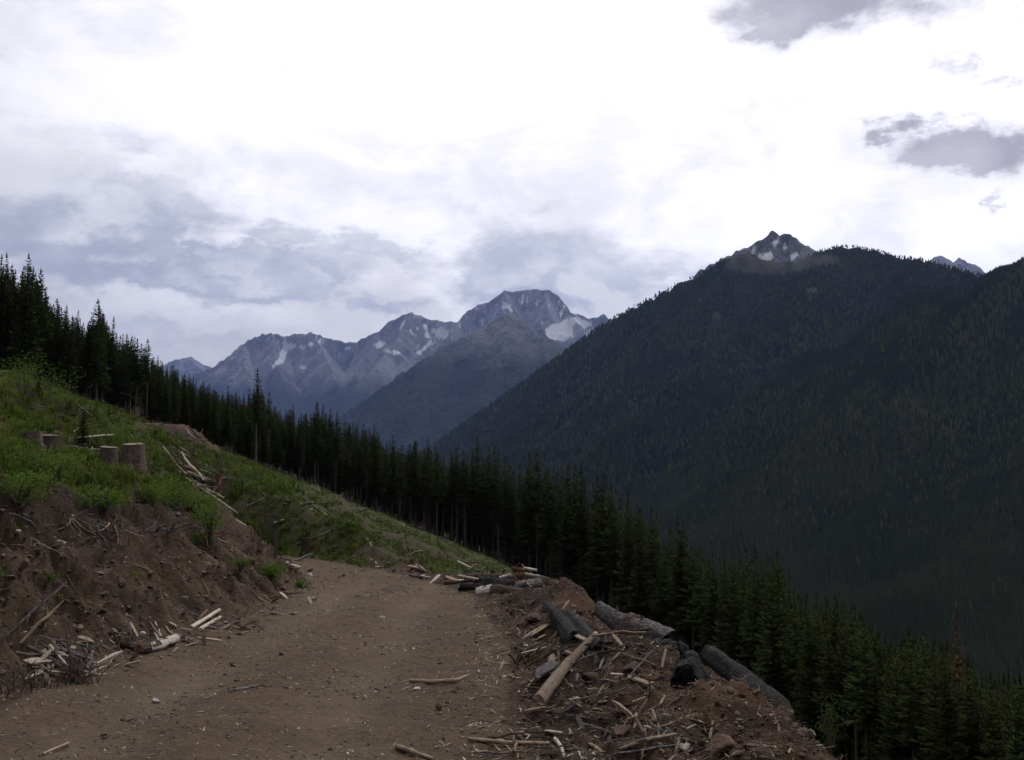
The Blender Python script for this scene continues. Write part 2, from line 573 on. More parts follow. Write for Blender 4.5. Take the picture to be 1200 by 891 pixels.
# centre cap
V = np.stack([GX, GY, GZ], 1)
ATT = {'road': g_road, 'grass': g_grass, 'dry': g_dry, 'litter': g_litter, 'rust': g_rust, 'peat_and_lip_shade': g_peat_and_lip_shade, 'track': np.clip(g_track, 0, 1)}
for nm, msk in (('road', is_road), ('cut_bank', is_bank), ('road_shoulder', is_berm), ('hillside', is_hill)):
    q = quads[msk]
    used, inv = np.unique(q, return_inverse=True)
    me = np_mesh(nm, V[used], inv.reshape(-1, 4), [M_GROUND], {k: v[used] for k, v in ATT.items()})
    link(nm, me, kind='structure')
cap = np_mesh('road_patch', np.concatenate([V[:len(ang)], [[0, 0, float(land(np.array([0.]), np.array([0.]))[0][0])]]]),
              np.stack([np.arange(len(ang)), np.roll(np.arange(len(ang)), -1), np.full(len(ang), len(ang))], 1), [M_GROUND],
              {k: np.append(v[:len(ang)], 1. if k == 'road' else 0.) for k, v in ATT.items()})
link('road', cap, kind='structure')


# ------------------------------------------------------------------ mountains
def ridge_height(x, y, ridges):
    """highest of sloping roofs hung from ridge lines; ridges = [(points (px,py,Y), side slope)]"""
    best = np.full(x.shape, -1e9)
    away = np.zeros(x.shape)
    for pts, k in ridges:
        P = [at(*p) for p in pts]
        for a, b in zip(P[:-1], P[1:]):
            ex, ey = b[0] - a[0], b[1] - a[1]
            t = np.clip(((x - a[0]) * ex + (y - a[1]) * ey) / (ex * ex + ey * ey), 0, 1)
            dd = np.hypot(x - a[0] - t * ex, y - a[1] - t * ey)
            q = a[2] + t * (b[2] - a[2]) - k * dd
            away = np.where(q > best, dd, away)
            best = np.maximum(best, q)
    return best, away


def px_of(x, y, z):
    c, s = math.cos(PITCH), math.sin(PITCH)
    zz = z - EYE
    f = y * c + zz * s
    return 600 + 1200 * x / f, 445.5 - 1200 * (-y * s + zz * c) / f


def mountain(name, a0, a1, da, r0, r1, nr, ridges, rough, seed, mat, snow=None, label=None, rocky=None):
    ang = np.radians(np.arange(a0, a1, da))
    rad = np.geomspace(r0, r1, nr)
    A, R = np.meshgrid(ang, rad)
    x, y = (R * np.sin(A)).ravel(), (R * np.cos(A)).ravel()
    h, drop = mountain_z(x, y, ridges, rough, seed)
    keep = h > FLOOR - 60
    at_ = {}
    px, py = px_of(x, y, h)
    sm = np.zeros(len(x))
    if snow:
        nz = fbm(px * .11, py * .11, 5, seed + 5) * 9
        fl = fbm(px * .16 + py * .05, py * .07 - px * .03, 4, seed + 6)
        sm = smooth(fl, .56, .70) * smooth(h, h.max() * .52, h.max() * .8) * (.75 if r0 > 9000 else .12)
        for poly in snow:
            sm = np.maximum(sm, smooth(poly_sd(px, py, poly) + nz * .24, .7, -.7))
    at_['snow'] = sm
    rk = np.zeros(len(x))
    if rocky:
        nz = fbm(px * .05, py * .05, 4, seed + 8)
        for (cx, cy, rx, ry, wt) in rocky:
            rk = np.maximum(rk, wt * np.exp(-((px - cx) / rx) ** 2 - ((py - cy) / ry) ** 2))
        rk = np.clip(smooth(rk + nz * .35, .35, .6), 0, 1)
    at_['rock'] = rk
    f = grid_faces(nr, len(ang))
    f = f[keep[f].any(1)]
    used, inv = np.unique(f, return_inverse=True)
    me = np_mesh(name, np.stack([x, y, np.maximum(h, FLOOR - 80)], 1)[used], inv.reshape(-1, 4), [mat], {k: v[used] for k, v in at_.items()})
    return link(name, me, kind='structure')


def spur_noise(ac, al, wx, seed):
    return ridged(ac / 340 + wx / 160, al / 2100, 3, seed + 2) - .95


def mountain_z(x, y, ridges, rough, seed):
    """roof heights, with gullies that run down the fall line and some crags"""
    wx = fbm(x / (rough * 9), y / (rough * 9), 3, seed) * rough * .6
    wy = fbm(x / (rough * 9) + 7, y / (rough * 9) - 4, 3, seed + 1) * rough * .6
    h0, away = ridge_height(x, y, ridges)
    h1 = ridge_height(x + wx, y + wy, ridges)[0]
    drop = np.clip(away / (rough * (5 if rough >= 60 else 6)), 0, 1)
    h = h0 * (1 - drop) + h1 * drop
    al, ac = -.68 * x - .74 * y, .74 * x - .68 * y
    craggy = rough >= 60
    if craggy:
        h = h + (ridged(x / (rough * 5), y / (rough * 5), 6, seed + 2) - .6) * rough * .85 * (0.06 + drop)
        h = h + (ridged(ac / (rough * 1.7), al / (rough * 8), 4, seed + 4) - .5) * rough * .33 * (.05 + drop)
        h = h + fbm(x / (rough * .8), y / (rough * .8), 3, seed + 3) * rough * .13
    else:
        h = h + spur_noise(ac, al, wx, seed) * (22 + 60 * smooth(np.hypot(x, y), 1300, 2700)) * (.02 + drop)
        h = h + fbm(x / 60, y / 60, 3, seed + 3) * 4
    return h, drop


def forest_slope_material():
    m, t, b = material('forested_mountainside', 1.0, .02)
    p = pos(t)
    n1 = t.noise(p, .006, 6, .6)
    n2 = t.noise(p, .03, 5, .65)
    n3 = t.noise(p, .15, 4, .6)
    c = t.mix(t.ss(n1, .38, .62), (.012, .018, .009), (.022, .028, .012))
    c = t.mix(t.ss(n2, .5, .7, 0, .6), c, (.034, .036, .016))
    c = t.mix(t.ss(n3, .5, .7, 0, .6), c, (.009, .013, .007))
    rock = t.mix(t.ss(n2, .35, .65), (.045, .047, .032), (.090, .084, .070))
    c = t.mix(t.m('MULTIPLY', t.attr('rock'), .8), c, rock)
    c = t.mix(t.attr('snow'), c, (.80, .82, .86))
    t.put(b.inputs['Base Color'], c)
    bump(t, b, n3, .5, 8)
    return m


def rock_mountain_material(name, lo, hi):
    m, t, b = material(name, 1.0, .05)
    p = pos(t)
    st = t.new('ShaderNodeMapping', {'Vector': p, 'Scale': (1, 1, .35)}).outputs[0]
    n1 = t.noise(st, .0014, 8, .62, .4)
    n2 = t.noise(st, .006, 7, .7, .5)
    n3 = t.noise(p, .03, 5, .7)
    rock = t.mix(t.ss(n1, .35, .65), (.16, .165, .18), (.36, .36, .365))
    rock = t.mix(t.ss(n2, .45, .65, 0, .8), rock, (.075, .078, .09))
    rock = t.mix(t.ss(n3, .5, .7, 0, .5), rock, (.34, .335, .335))
    z = t.new('ShaderNodeSeparateXYZ', {0: p}).outputs[2]
    tl = t.m('ADD', z, t.m('MULTIPLY', t.m('SUBTRACT', n2, .5), 900.0))
    tl = t.m('ADD', tl, t.m('MULTIPLY', t.m('SUBTRACT', n1, .5), 700.0))
    wood = t.mix(t.ss(n3, .4, .6), (.026, .036, .020), (.048, .060, .030))
    c = t.mix(t.ss(tl, lo, hi), wood, rock)
    fleck = t.m('MULTIPLY', t.ss(n3, .66, .70), t.ss(tl, 1300, 2000, 0, .3))
    c = t.mix(fleck, c, (.7, .72, .76))
    c = t.mix(t.attr('snow'), c, (.86, .88, .92))
    t.put(b.inputs['Base Color'], c)
    bump(t, b, t.m('ADD', n2, t.m('MULTIPLY', n3, .5)), 1.0, 140)
    return m


M_FSLOPE = forest_slope_material()
M_ALP = rock_mountain_material('alpine_rock_and_snow', 800, 1300)
M_PEAK = rock_mountain_material('bare_rock_summit', 350, 800)
M_MID = rock_mountain_material('wooded_mountain_with_rock_top', 700, 1350)

RIGHT = [
    ([(870, 298, 3500), (850, 302, 3500), (800, 329, 3550), (740, 360, 3650), (690, 392, 3800), (640, 429, 3950), (580, 472, 4150), (510, 521, 4400), (430, 569, 4700)], 1.05),
    ([(870, 294, 3500), (900, 304, 3450), (930, 307, 3400), (960, 294, 3300), (982, 288, 3250), (1020, 291, 3180), (1060, 303, 3100), (1100, 308, 3000), (1150, 324, 2900), (1260, 346, 2800)], .80),
    ([(985, 296, 3240), (930, 354, 2950), (850, 412, 2700), (760, 477, 2450), (680, 538, 2300), (620, 593, 2150)], .62),
    ([(870, 300, 3500), (820, 356, 3250), (740, 421, 3050), (650, 486, 2950), (590, 540, 2850)], .74),
    ([(1340, 233, 2300), (1270, 270, 2180), (1205, 312, 2100), (1184, 328, 2060), (1155, 356, 2000), (1115, 395, 1930), (1040, 445, 1800), (960, 511, 1650), (880, 582, 1500), (820, 648, 1350)], .55),
    ([(1110, 316, 3000), (1030, 377, 2650), (950, 438, 2400), (860, 508, 2150), (780, 579, 1950)], .50),
    ([(1270, 270, 2180), (1230, 410, 1800), (1130, 512, 1550), (1030, 603, 1350), (960, 675, 1200)], .50),
    ([(1500, 311, 1700), (1360, 442, 1450), (1240, 554, 1250), (1130, 657, 1080), (1060, 718, 980)], .50),
]
ROCKY_TOP = [(905, 310, 60, 14, .8), (870, 305, 30, 20, .6), (960, 305, 40, 10, .6), (870, 340, 20, 12, .5), (840, 372, 14, 12, .5), (930, 370, 16, 8, .4), (950, 340, 20, 8, .45), (1150, 610, 14, 14, .5)]
mountain('forested_mountain', -9, 36, .11, 640, 6000, 330, RIGHT, 55, 101, M_FSLOPE, rocky=ROCKY_TOP)
PEAK = [([(820, 316, 4750), (845, 303, 4700), (866, 293, 4650), (884, 285, 4650), (897, 277, 4650), (905, 271, 4650), (915, 275, 4650), (926, 275, 4650), (938, 283, 4650), (951, 290, 4650), (985, 302, 4650), (1040, 330, 4650)], 1.5),
        ([(906, 271, 4650), (900, 292, 4450), (890, 312, 4300)], 1.5), ([(926, 275, 4650), (925, 295, 4480), (930, 312, 4350)], 1.5)]
SNOW_PEAK = [[(916, 288), (921, 284), (923, 292), (918, 294)], [(878, 296), (884, 291), (886, 296), (880, 300)], [(888, 298), (904, 294), (906, 302), (898, 306), (890, 303)], [(906, 284), (912, 278), (914, 284), (908, 290)], [(925, 300), (934, 296), (937, 300), (928, 305)]]
mountain('rocky_peak', 8, 24, .06, 4100, 5400, 90, PEAK, 60, 131, M_PEAK, SNOW_PEAK)
TEETH = [([(1060, 330, 11200), (1085, 312, 11200), (1095, 301, 11200), (1103, 299, 11200), (1110, 307, 11200), (1118, 309, 11200), (1124, 302, 11200), (1132, 308, 11200), (1140, 309, 11200), (1153, 319, 11200), (1200, 345, 11200)], 1.0)]
mountain('distant_jagged_peak', 19, 28,  .05, 11500, 13000, 60, TEETH, 80, 141, M_ALP)
FAR = [
    ([(150, 470, 15200), (200, 446, 15200), (250, 430, 15200), (262, 420, 15200), (285, 403, 15200), (304, 393, 15200), (318, 389, 15200), (335, 394, 15200), (350, 391, 15200), (368, 390, 15200), (390, 397, 15200), (410, 401, 15200), (425, 397, 15200), (442, 388, 15200), (462, 374, 15200), (483, 365, 15200), (490, 371, 15200), (505, 374, 15200), (522, 377, 15200), (537, 376, 15200), (548, 364, 15200), (562, 356, 15200), (578, 349, 15200), (591, 340, 15200), (602, 342, 15200), (618, 338, 15200), (640, 340, 15200), (655, 346, 15200), (662, 356, 15200), (668, 366, 15200), (680, 369, 15200), (690, 373, 15200), (706, 369, 15200), (740, 390, 15200), (800, 430, 15200)], 1.7),
    ([(318, 389, 15200), (322, 420, 14240), (335, 455, 13280), (360, 500, 12320)], 1.15), ([(368, 390, 15200), (385, 425, 14080), (400, 465, 12960)], 1.15), ([(285, 403, 15200), (290, 440, 13920), (300, 480, 12960)], 1.15),
    ([(483, 365, 15200), (470, 395, 14240), (440, 430, 13280), (400, 475, 12160)], 1.15), ([(442, 388, 15200), (430, 420, 14080), (410, 450, 13280)], 1.2), ([(537, 376, 15200), (530, 400, 14240), (510, 430, 13440)], 1.2),
    ([(591, 340, 15200), (600, 372, 14240), (610, 400, 13440)], 1.3), ([(640, 340, 15200), (642, 365, 14560), (640, 400, 13600)], 1.4), ([(668, 366, 15200), (690, 400, 13920), (710, 430, 13280)], 1.2),
]
SNOW_FAR = [
    [(330, 399), (338, 402), (352, 404), (357, 409), (346, 407), (338, 410), (334, 418), (329, 426), (320, 431), (319, 428), (326, 420), (331, 410)],
    [(362, 402), (367, 404), (364, 408)], [(372, 400), (376, 398), (375, 406)], [(440, 405), (446, 399), (450, 402), (446, 408), (440, 410)], [(450, 409), (468, 413), (462, 415), (451, 413)],
    [(497, 379), (501, 381), (503, 395), (499, 394)], [(505, 386), (515, 384), (526, 390), (524, 396), (514, 397)], [(489, 414), (501, 402), (503, 404), (493, 415)], [(500, 402), (505, 399), (507, 403), (501, 407)],
    [(586, 350), (592, 355), (600, 362), (599, 366), (590, 360)], [(610, 355), (612, 347), (615, 348), (612, 356)],
    [(640, 386), (646, 381), (656, 378), (668, 371), (675, 373), (671, 385), (672, 395), (662, 400), (648, 399), (640, 396)], [(655, 371), (660, 358), (662, 360), (658, 373)],
    [(676, 373), (688, 376), (694, 381), (684, 386), (678, 380)], [(642, 402), (650, 404), (648, 407)], [(393, 420), (398, 415), (400, 418)], [(406, 410), (411, 405), (412, 410)],
    [(478, 388), (482, 384), (483, 392)], [(352, 428), (360, 432), (354, 434)], [(690, 388), (698, 384), (700, 390)],
]
mountain('snow_streaked_range', -22, 11, .055, 11400, 17600, 260, FAR, 200, 151, M_ALP, SNOW_FAR)
MID = [
    ([(240, 570, 8400), (330, 528, 8470), (380, 500, 8540), (420, 473, 8680), (470, 437, 8820), (520, 407, 8960), (560, 386, 9030), (582, 373, 9100), (596, 367, 9100), (606, 371, 9100), (618, 380, 9100), (635, 393, 9072), (650, 410, 9030), (672, 436, 8960), (710, 480, 8820), (800, 560, 8680)], 1.15),
    ([(596, 367, 9100), (590, 410, 8470), (565, 460, 7840), (545, 520, 7280)], .8), ([(520, 407, 8960), (500, 450, 8260), (490, 500, 7700)], .8), ([(635, 393, 9072), (640, 430, 8540), (625, 480, 7840)], .85),
]
mountain('middle_mountain', -18, 12, .065, 6900, 9800, 200, MID, 120, 161, M_MID)
LEFTFAR = [([(150, 450, 19500), (200, 424, 19500), (214, 419, 19500), (224, 418, 19500), (234, 425, 19500), (246, 430, 19500), (262, 442, 19500), (330, 470, 19500)], .9)]
mountain('distant_blue_peak', -24, -12, .05, 19000, 21500, 60, LEFTFAR, 130, 171, M_ALP)


# ------------------------------------------------------------------ conifers
def bark_material(name, c0, c1, c2):
    m, t, b = material(name, .95, .1)
    p = t.new('ShaderNodeTexCoord').outputs['Object']
    st = t.new('ShaderNodeMapping', {'Vector': p, 'Scale': (1, 1, .18)}).outputs[0]
    n1 = t.noise(st, 9, 5, .65)
    n2 = t.noise(st, 38, 4, .7)
    c = t.mix(t.ss(n1, .35, .65), c0, c1)
    c = t.mix(t.ss(n2, .5, .68, 0, .7), c, c2)
    t.put(b.inputs['Base Color'], c)
    bump(t, b, n2, .6, .02)
    return m


def leafy(t, b, amount):
    """mix in light passing through the leaves"""
    out = [n_ for n_ in t.n if n_.type == 'OUTPUT_MATERIAL'][0]
    tr = t.new('ShaderNodeBsdfTranslucent')
    src = b.inputs['Base Color'].links[0].from_socket
    t.t.links.new(src, tr.inputs['Color'])
    mx = t.new('ShaderNodeMixShader', {0: amount})
    t.t.links.new(b.outputs[0], mx.inputs[1])
    t.t.links.new(tr.outputs[0], mx.inputs[2])
    t.t.links.new(mx.outputs[0], out.inputs['Surface'])


def needle_material(name, c0, c1, c2):
    m, t, b = material(name, .8, .2)
    p = pos(t)
    oi = t.new('ShaderNodeObjectInfo').outputs['Random']
    n1 = t.noise(p, .9, 3, .6)
    tint = t.attr('tint')
    c = t.mix(t.ss(n1, .35, .65), c0, c1)
    c = t.mix(t.m('MULTIPLY', tint, .9), c, c2)
    hsv = t.new('ShaderNodeHueSaturation', {'Color': c, 'Hue': t.m('ADD', .485, t.m('MULTIPLY', oi, .03)), 'Value': t.m('ADD', .7, t.m('MULTIPLY', oi, .6))}).outputs[0]
    t.put(b.inputs['Base Color'], hsv)
    b.inputs['Specular IOR Level'].default_value = 0.0
    b.inputs['Roughness'].default_value = 1.0
    leafy(t, b, .3)
    return m


M_TRUNK = bark_material('conifer_bark', (.085, .066, .052), (.15, .122, .10), (.045, .035, .028))
M_NEEDLE = needle_material('conifer_needles', (.021, .034, .013), (.033, .047, .017), (.062, .073, .026))
M_RUST = needle_material('dead_rust_needles', (.085, .045, .03), (.115, .06, .038), (.06, .035, .026))


def tube(path, radii, sides, rng=None, jit=0.0, cap=True):
    """verts, quads of a bent tapering tube (triangular caps given as degenerate-free quads fan)"""
    path = np.asarray(path, float)
    n = len(path)
    vs = []
    for i in range(n):
        t = path[min(i + 1, n - 1)] - path[max(i - 1, 0)]
        t = t / (np.linalg.norm(t) + 1e-9)
        ref = np.array([0, 0, 1.]) if abs(t[2]) < .9 else np.array([1., 0, 0])
        a = np.cross(t, ref)
        a /= np.linalg.norm(a)
        b = np.cross(t, a)
        for k in range(sides):
            th = 2 * math.pi * k / sides
            r = radii[i] * (1 + (rng.uniform(-jit, jit) if rng is not None else 0))
            vs.append(path[i] + r * (math.cos(th) * a + math.sin(th) * b))
    f = grid_faces(n, sides, True)
    return np.array(vs), f


def tris(q):
    return np.concatenate([q[:, [0, 1, 2]], q[:, [0, 2, 3]]])


def conifer_meshes(seed, H, bare, width, tiers, rust=False, thin=1.0, top_pow=.85):
    rng = np.random.default_rng(seed)
    V, T = [], []
    z0 = H * bare
    for i in range(tiers):
        f = (i + rng.uniform(-.3, .3)) / tiers
        f = min(max(f, 0), .985)
        z = z0 + (H - z0) * f
        L0 = width * ((1 - f) ** top_pow) * (.6 + .4 * min(1, f * 6 + .35)) * rng.uniform(.8, 1.15) + .07
        nb = 6 if f < .8 else 5
        off = rng.uniform(0, 6.28)
        for k in range(nb):
            if rng.random() > thin:
                continue
            az = off + 6.283 * k / nb + rng.uniform(-.35, .35)
            L = L0 * rng.uniform(.62, 1.18)
            dr = -.42 + .75 * f + rng.uniform(-.14, .14)           # lower boughs droop, top ones rise
            dirv = np.array([math.cos(az), math.sin(az), 0])
            side = np.array([-math.sin(az), math.cos(az), 0])
            ns = 6 if L > .8 else 4 if L > .4 else 3
            for q in range(ns):
                s0 = q / ns * .92
                s1 = (q + 1.25) / ns
                zc = lambda s: z + dr * L * s + .22 * L * s * s
                p0 = dirv * L * s0 + np.array([0, 0, zc(s0)])
                p1 = dirv * L * min(s1, 1.08) + np.array([0, 0, zc(s1)])
                wd = L * (.24 * (1 - .55 * s0)) * rng.uniform(.6, 1.2) + .04
                for sg in (-1, 1):
                    tip = p0 * .35 + p1 * .65 + side * sg * wd + np.array([0, 0, -wd * rng.uniform(.15, .75)])
                    b = len(V)
                    V.extend([p0, p1, tip])
                    T.append(rng.random())
                # hanging spray
                b = len(V)
                V.extend([p0, p1, (p0 + p1) / 2 + side * rng.uniform(-.1, .1) * L - np.array([0, 0, wd * rng.uniform(.5, 1.0)])])
                T.append(rng.random() * .5)
    # leader
    for k in range(5):
        az = rng.uniform(0, 6.28)
        b = len(V)
        V.extend([(0, 0, H * 1.01), (.10 * math.cos(az), .10 * math.sin(az), H - .55), (.10 * math.cos(az + 1.8), .10 * math.sin(az + 1.8), H - .6)])
        T.append(.5)
    V = np.array(V)
    F = np.arange(len(V)).reshape(-1, 3)
    crown = np_mesh('crown', V, F, [M_RUST if rust else M_NEEDLE], {'tint': np.repeat(np.array(T), 3)}, smooth_shade=False)
    # trunk with dead stubs below the crown
    zs = np.linspace(-1.2, H * .97, 9)
    lean = rng.uniform(-.012, .012, 2)
    path = np.stack([zs * lean[0], zs * lean[1], zs], 1)
    tv, tf = tube(path, np.linspace(.0105 * H + .02, .018, 9), 7)
    tv, tf = [tv], [tris(tf)]
    base = len(tv[0])
    for k in range(16):
        z = rng.uniform(.12, max(bare, .2) + .1) * H
        az = rng.uniform(0, 6.28)
        L = rng.uniform(.25, .9)
        v, f = tube([(0, 0, z), (math.cos(az) * L * .5, math.sin(az) * L * .5, z - .03), (math.cos(az) * L, math.sin(az) * L, z - rng.uniform(-.05, .25))], [.022, .016, .006], 3)
        tf.append(tris(f) + base)
        tv.append(v)
        base += len(v)
    trunk = np_mesh('trunk', np.concatenate(tv), np.concatenate(tf), [M_TRUNK])
    return crown, trunk


KINDS = []
for i, (bare, wd, tiers, thin, tp) in enumerate([(.22, 1.55, 32, 1, .8), (.34, 1.35, 28, .95, .75), (.12, 1.75, 36, 1, .9), (.46, 1.25, 22, .85, .7), (.26, 1.45, 31, .95, .85),
                                               (.15, 1.85, 36, 1, .95), (.45, 1.5, 24, .85, .7), (.26, 1.3, 34, 1, .8), (.55, 1.2, 20, .85, .65)]):
    KINDS.append(conifer_meshes(500 + i, 14.0, bare, wd * 1.22, int(tiers * 1.3), False, thin, tp + .10))
RUST_KIND = conifer_meshes(640, 14.0, .15, 1.9, 34, True, .85, .9)

TOPS = [(-400, 150), (-100, 270), (0, 298), (34, 299), (45, 320), (60, 338), (75, 356), (95, 362), (115, 352), (130, 374), (150, 380), (165, 390), (200, 415), (230, 432), (260, 446), (285, 450), (302, 433), (312, 455), (350, 478),
        (372, 472), (400, 488), (430, 490), (455, 508), (480, 515), (500, 513), (520, 542), (560, 529), (590, 546), (635, 546), (660, 560), (680, 560), (705, 565), (725, 582), (750, 596), (775, 626), (800, 626),
        (820, 655), (840, 665), (880, 646), (905, 656), (930, 700), (950, 712), (990, 700), (1010, 735), (1030, 752), (1065, 748), (1085, 750), (1110, 760), (1150, 790), (1195, 776), (1260, 810), (1600, 1000)]
TPX, TPY = np.array([a for a, b in TOPS], float), np.array([b - (0 if a < 320 else 5 if a < 500 else 19 if a < 1100 else 10) for a, b in TOPS], float)
EPX = np.array([[-300, 108], [-150, 106], [0, 112], [60, 115], [110, 121], [170, 130], [240, 134], [300, 136], [400, 143], [560, 149], [640, 141], [680, 132], [720, 120], [760, 112], [820, 98], [870, 84], [910, 74], [960, 66], [1010, 58], [1060, 52], [1110, 48], [1200, 42], [1300, 36], [1500, 28]], float)


def top_z(px, y, dpy=0.0):
    a, b = ray(px, np.interp(px, TPX, TPY) + dpy)
    return EYE + b * y


class Trees:
    n = 0


def place_tree(kind, x, y, z, h, rz, label, group, tilt=0.0, name='conifer_tree', slim=1.0):
    crown, trunk = kind
    t = thing(name, label, 'tree', (x, y, z), group, (tilt, tilt * .6, rz))
    s = h / 14.0
    q_ = s * (.45 + .55 * slim)
    t.scale = (q_, q_, s)
    link('trunk', trunk, t)
    link('crown', crown, t)
    Trees.n += 1
    return t


EDGE_LABEL = 'dark green conifer in the dense stand along the clearcut edge'
EDGE_GROUP = 'conifers along the clearcut edge'
# a few that stand out
for px, Y, tpy, ki, label in [(302, 131, 432, 3, 'tall slender bare-trunked conifer rising well above its neighbours below the blue range'),
                              (115, 124, 350, 8, 'tall pale-barked conifer with a tufted top standing above the left skyline stand'),
                              (34, 110, 297, 0, 'tallest dark conifer at the upper end of the stand, with a broad pointed top'),
                              (8, 112, 296, 2, 'broad dark conifer at the extreme left edge of the stand'),
                              (905, 72, 655, 5, 'full conifer with a narrow spire rising alone over the stand below the slash berm'),
                              (750, 110, 596, 7, 'lone slim spire in a gap of the stand below the fat grey log')]:
    a, b = ray(px, tpy)
    x = a * Y
    z = hz(x, Y)
    place_tree(KINDS[ki], x, Y, z, EYE + b * Y - z, random.uniform(0, 6), label, None)
a, b = ray(1121, 722)
x, Y = a * 55, 55
z = hz(x, Y)
place_tree(RUST_KIND, x, Y, z, EYE + b * Y - z, 1.0, 'dead conifer with rust brown needles among the green trees', None, name='dead_conifer_tree', slim=.8)

px = -46.0
cand = []
while px < 1235:
    cand.append((px + random.uniform(-3, 3), random.uniform(-1.0, 2.5), random.uniform(0, 5) if random.random() < .27 else random.uniform(9, 38)))
    px += random.uniform(6.5, 11) if px < 800 else random.uniform(9, 15)
px = -46.0
while px < 1235:
    cand.append((px + random.uniform(-3, 3), random.uniform(3.5, 9), random.uniform(0, 8) if random.random() < .12 else random.uniform(8, 32)))
    px += random.uniform(7.5, 13)
NIND = 0
for px, dY, dpy in cand:
    Y = float(np.interp(px, EPX[:, 0], EPX[:, 1])) + dY
    a, _ = ray(px, 500)
    x = a * Y
    z = hz(x, Y)
    h = float(top_z(px, Y, dpy)) - z
    h = min(max(h, 6.0 + random.uniform(0, 2)), 21)
    if NIND >= 292:
        break
    NIND += 1
    ki = random.choice([0, 2, 5, 7]) if h < 9 else random.choice([0, 1, 3, 4, 6, 8, 1, 3, 7]) if px < 620 else random.randrange(9)
    where = [w_ for lim, w_ in ((70, 'at the upper end of the stand above the stumps'), (240, 'in the stand behind the small landing'), (420, 'along the top of the grassy clearcut slope'), (610, 'along the lower edge of the grassy clearcut slope'),
                                (800, 'in the dark stand below the mound of slash'), (960, 'in the dark stand below the charred log'), (9999, 'in the shaded stand at the lower right')) if px < lim][0]
    size = 'tall spire-topped ' if dpy < 6 else 'low ' if dpy > 28 else ''
    look = size + ('bare-trunked dark conifer ' if ki in (1, 3, 6, 8) else 'full-crowned dark conifer ')
    place_tree(KINDS[ki], x, Y, z - .1, h, random.uniform(0, 6.28), look + where, 'conifers ' + where, random.uniform(-.02, .02), slim=random.uniform(.75, 1.05))


# ------------------------------------------------------------------ forests that read as one mass: instanced points
def scatter_modifier(o, make_instance):
    ng = bpy.data.node_groups.new(o.name + '_nodes', 'GeometryNodeTree')
    ng.interface.new_socket('Geometry', in_out='INPUT', socket_type='NodeSocketGeometry')
    ng.interface.new_socket('Geometry', in_out='OUTPUT', socket_type='NodeSocketGeometry')
    N, L = ng.nodes, ng.links
    gi, go = N.new('NodeGroupInput'), N.new('NodeGroupOutput')
    ins = N.new('GeometryNodeInstanceOnPoints')

    def named(n, typ):
        a = N.new('GeometryNodeInputNamedAttribute')
        a.data_type = typ
        a.inputs['Name'].default_value = n
        return a.outputs['Attribute']
    L.new(gi.outputs[0], ins.inputs['Points'])
    L.new(make_instance(N, L), ins.inputs['Instance'])
    ins.inputs['Pick Instance'].default_value = True
    L.new(named('kind_index', 'INT'), ins.inputs['Instance Index'])
    L.new(named('turn', 'FLOAT_VECTOR'), ins.inputs['Rotation'])
    L.new(named('size', 'FLOAT_VECTOR'), ins.inputs['Scale'])
    L.new(ins.outputs[0], go.inputs[0])
    md = o.modifiers.new('scatter', 'NODES')
    md.node_group = ng


def point_cloud(name, P, turn, size, kidx, make_instance, mats=()):
    me = bpy.data.meshes.new(name)
    me.vertices.add(len(P))
    me.vertices.foreach_set('co', np.asarray(P, np.float32).ravel())
    a = me.attributes.new('turn', 'FLOAT_VECTOR', 'POINT')
    a.data.foreach_set('vector', np.asarray(turn, np.float32).ravel())
    a = me.attributes.new('size', 'FLOAT_VECTOR', 'POINT')
    a.data.foreach_set('vector', np.asarray(size, np.float32).ravel())
    a = me.attributes.new('kind_index', 'INT', 'POINT')
    a.data.foreach_set('value', np.asarray(kidx, np.int32))
    for m_ in mats:
        me.materials.append(m_)
    o = link(name, me, kind='stuff')
    scatter_modifier(o, make_instance)
    return o


def object_pairs(pairs):
    def f(N, L):
        g2i = []
        for objs in pairs:
            jn = N.new('GeometryNodeJoinGeometry')
            for ob in objs:
                oi = N.new('GeometryNodeObjectInfo')
                oi.inputs['Object'].default_value = ob
                L.new(oi.outputs['Geometry'], jn.inputs[0])
            gi = N.new('GeometryNodeGeometryToInstance')
            L.new(jn.outputs[0], gi.inputs[0])
            g2i.append(gi)
        out = N.new('GeometryNodeJoinGeometry')
        for gi in g2i:
            L.new(gi.outputs[0], out.inputs[0])
        return out.outputs[0]
    return f


# near forest: the rest of the stand behind the first rows and down the slope
first_of = {}
for o in COL.objects:
    if o.type == 'MESH' and o.name.split('.')[0] in ('crown', 'trunk'):
        first_of.setdefault(o.data.name, o)
pairs = [(first_of[c.name], first_of[t_.name]) for c, t_ in KINDS if c.name in first_of and t_.name in first_of]
rng = np.random.default_rng(77)
n = 3600
pxs = rng.uniform(-330, 1500, n)
Y = np.interp(pxs, EPX[:, 0], EPX[:, 1]) + 9 + rng.uniform(0, 1, n) ** 1.6 * 330
X = (pxs - 600) / 1200 * Y
Z = Hz(X, Y)
hh = rng.uniform(11, 19, n) * (1 + smooth(Y, 150, 400) * .25)
cap_z = np.array([float(top_z(p, y, dp)) for p, y, dp in zip(pxs, Y, rng.uniform(10, 36, n))])
hh = np.minimum(hh, cap_z - Z)
ok = hh > 5.0
P = np.stack([X, Y, Z - .1], 1)[ok]
hh = hh[ok]
s = hh / 14
turn = np.stack([np.zeros(len(s)), np.zeros(len(s)), rng.uniform(0, 6.28, len(s))], 1)
point_cloud('conifer_forest', P, turn, np.stack([s, s, s], 1), rng.integers(0, len(pairs), len(s)), object_pairs(pairs))


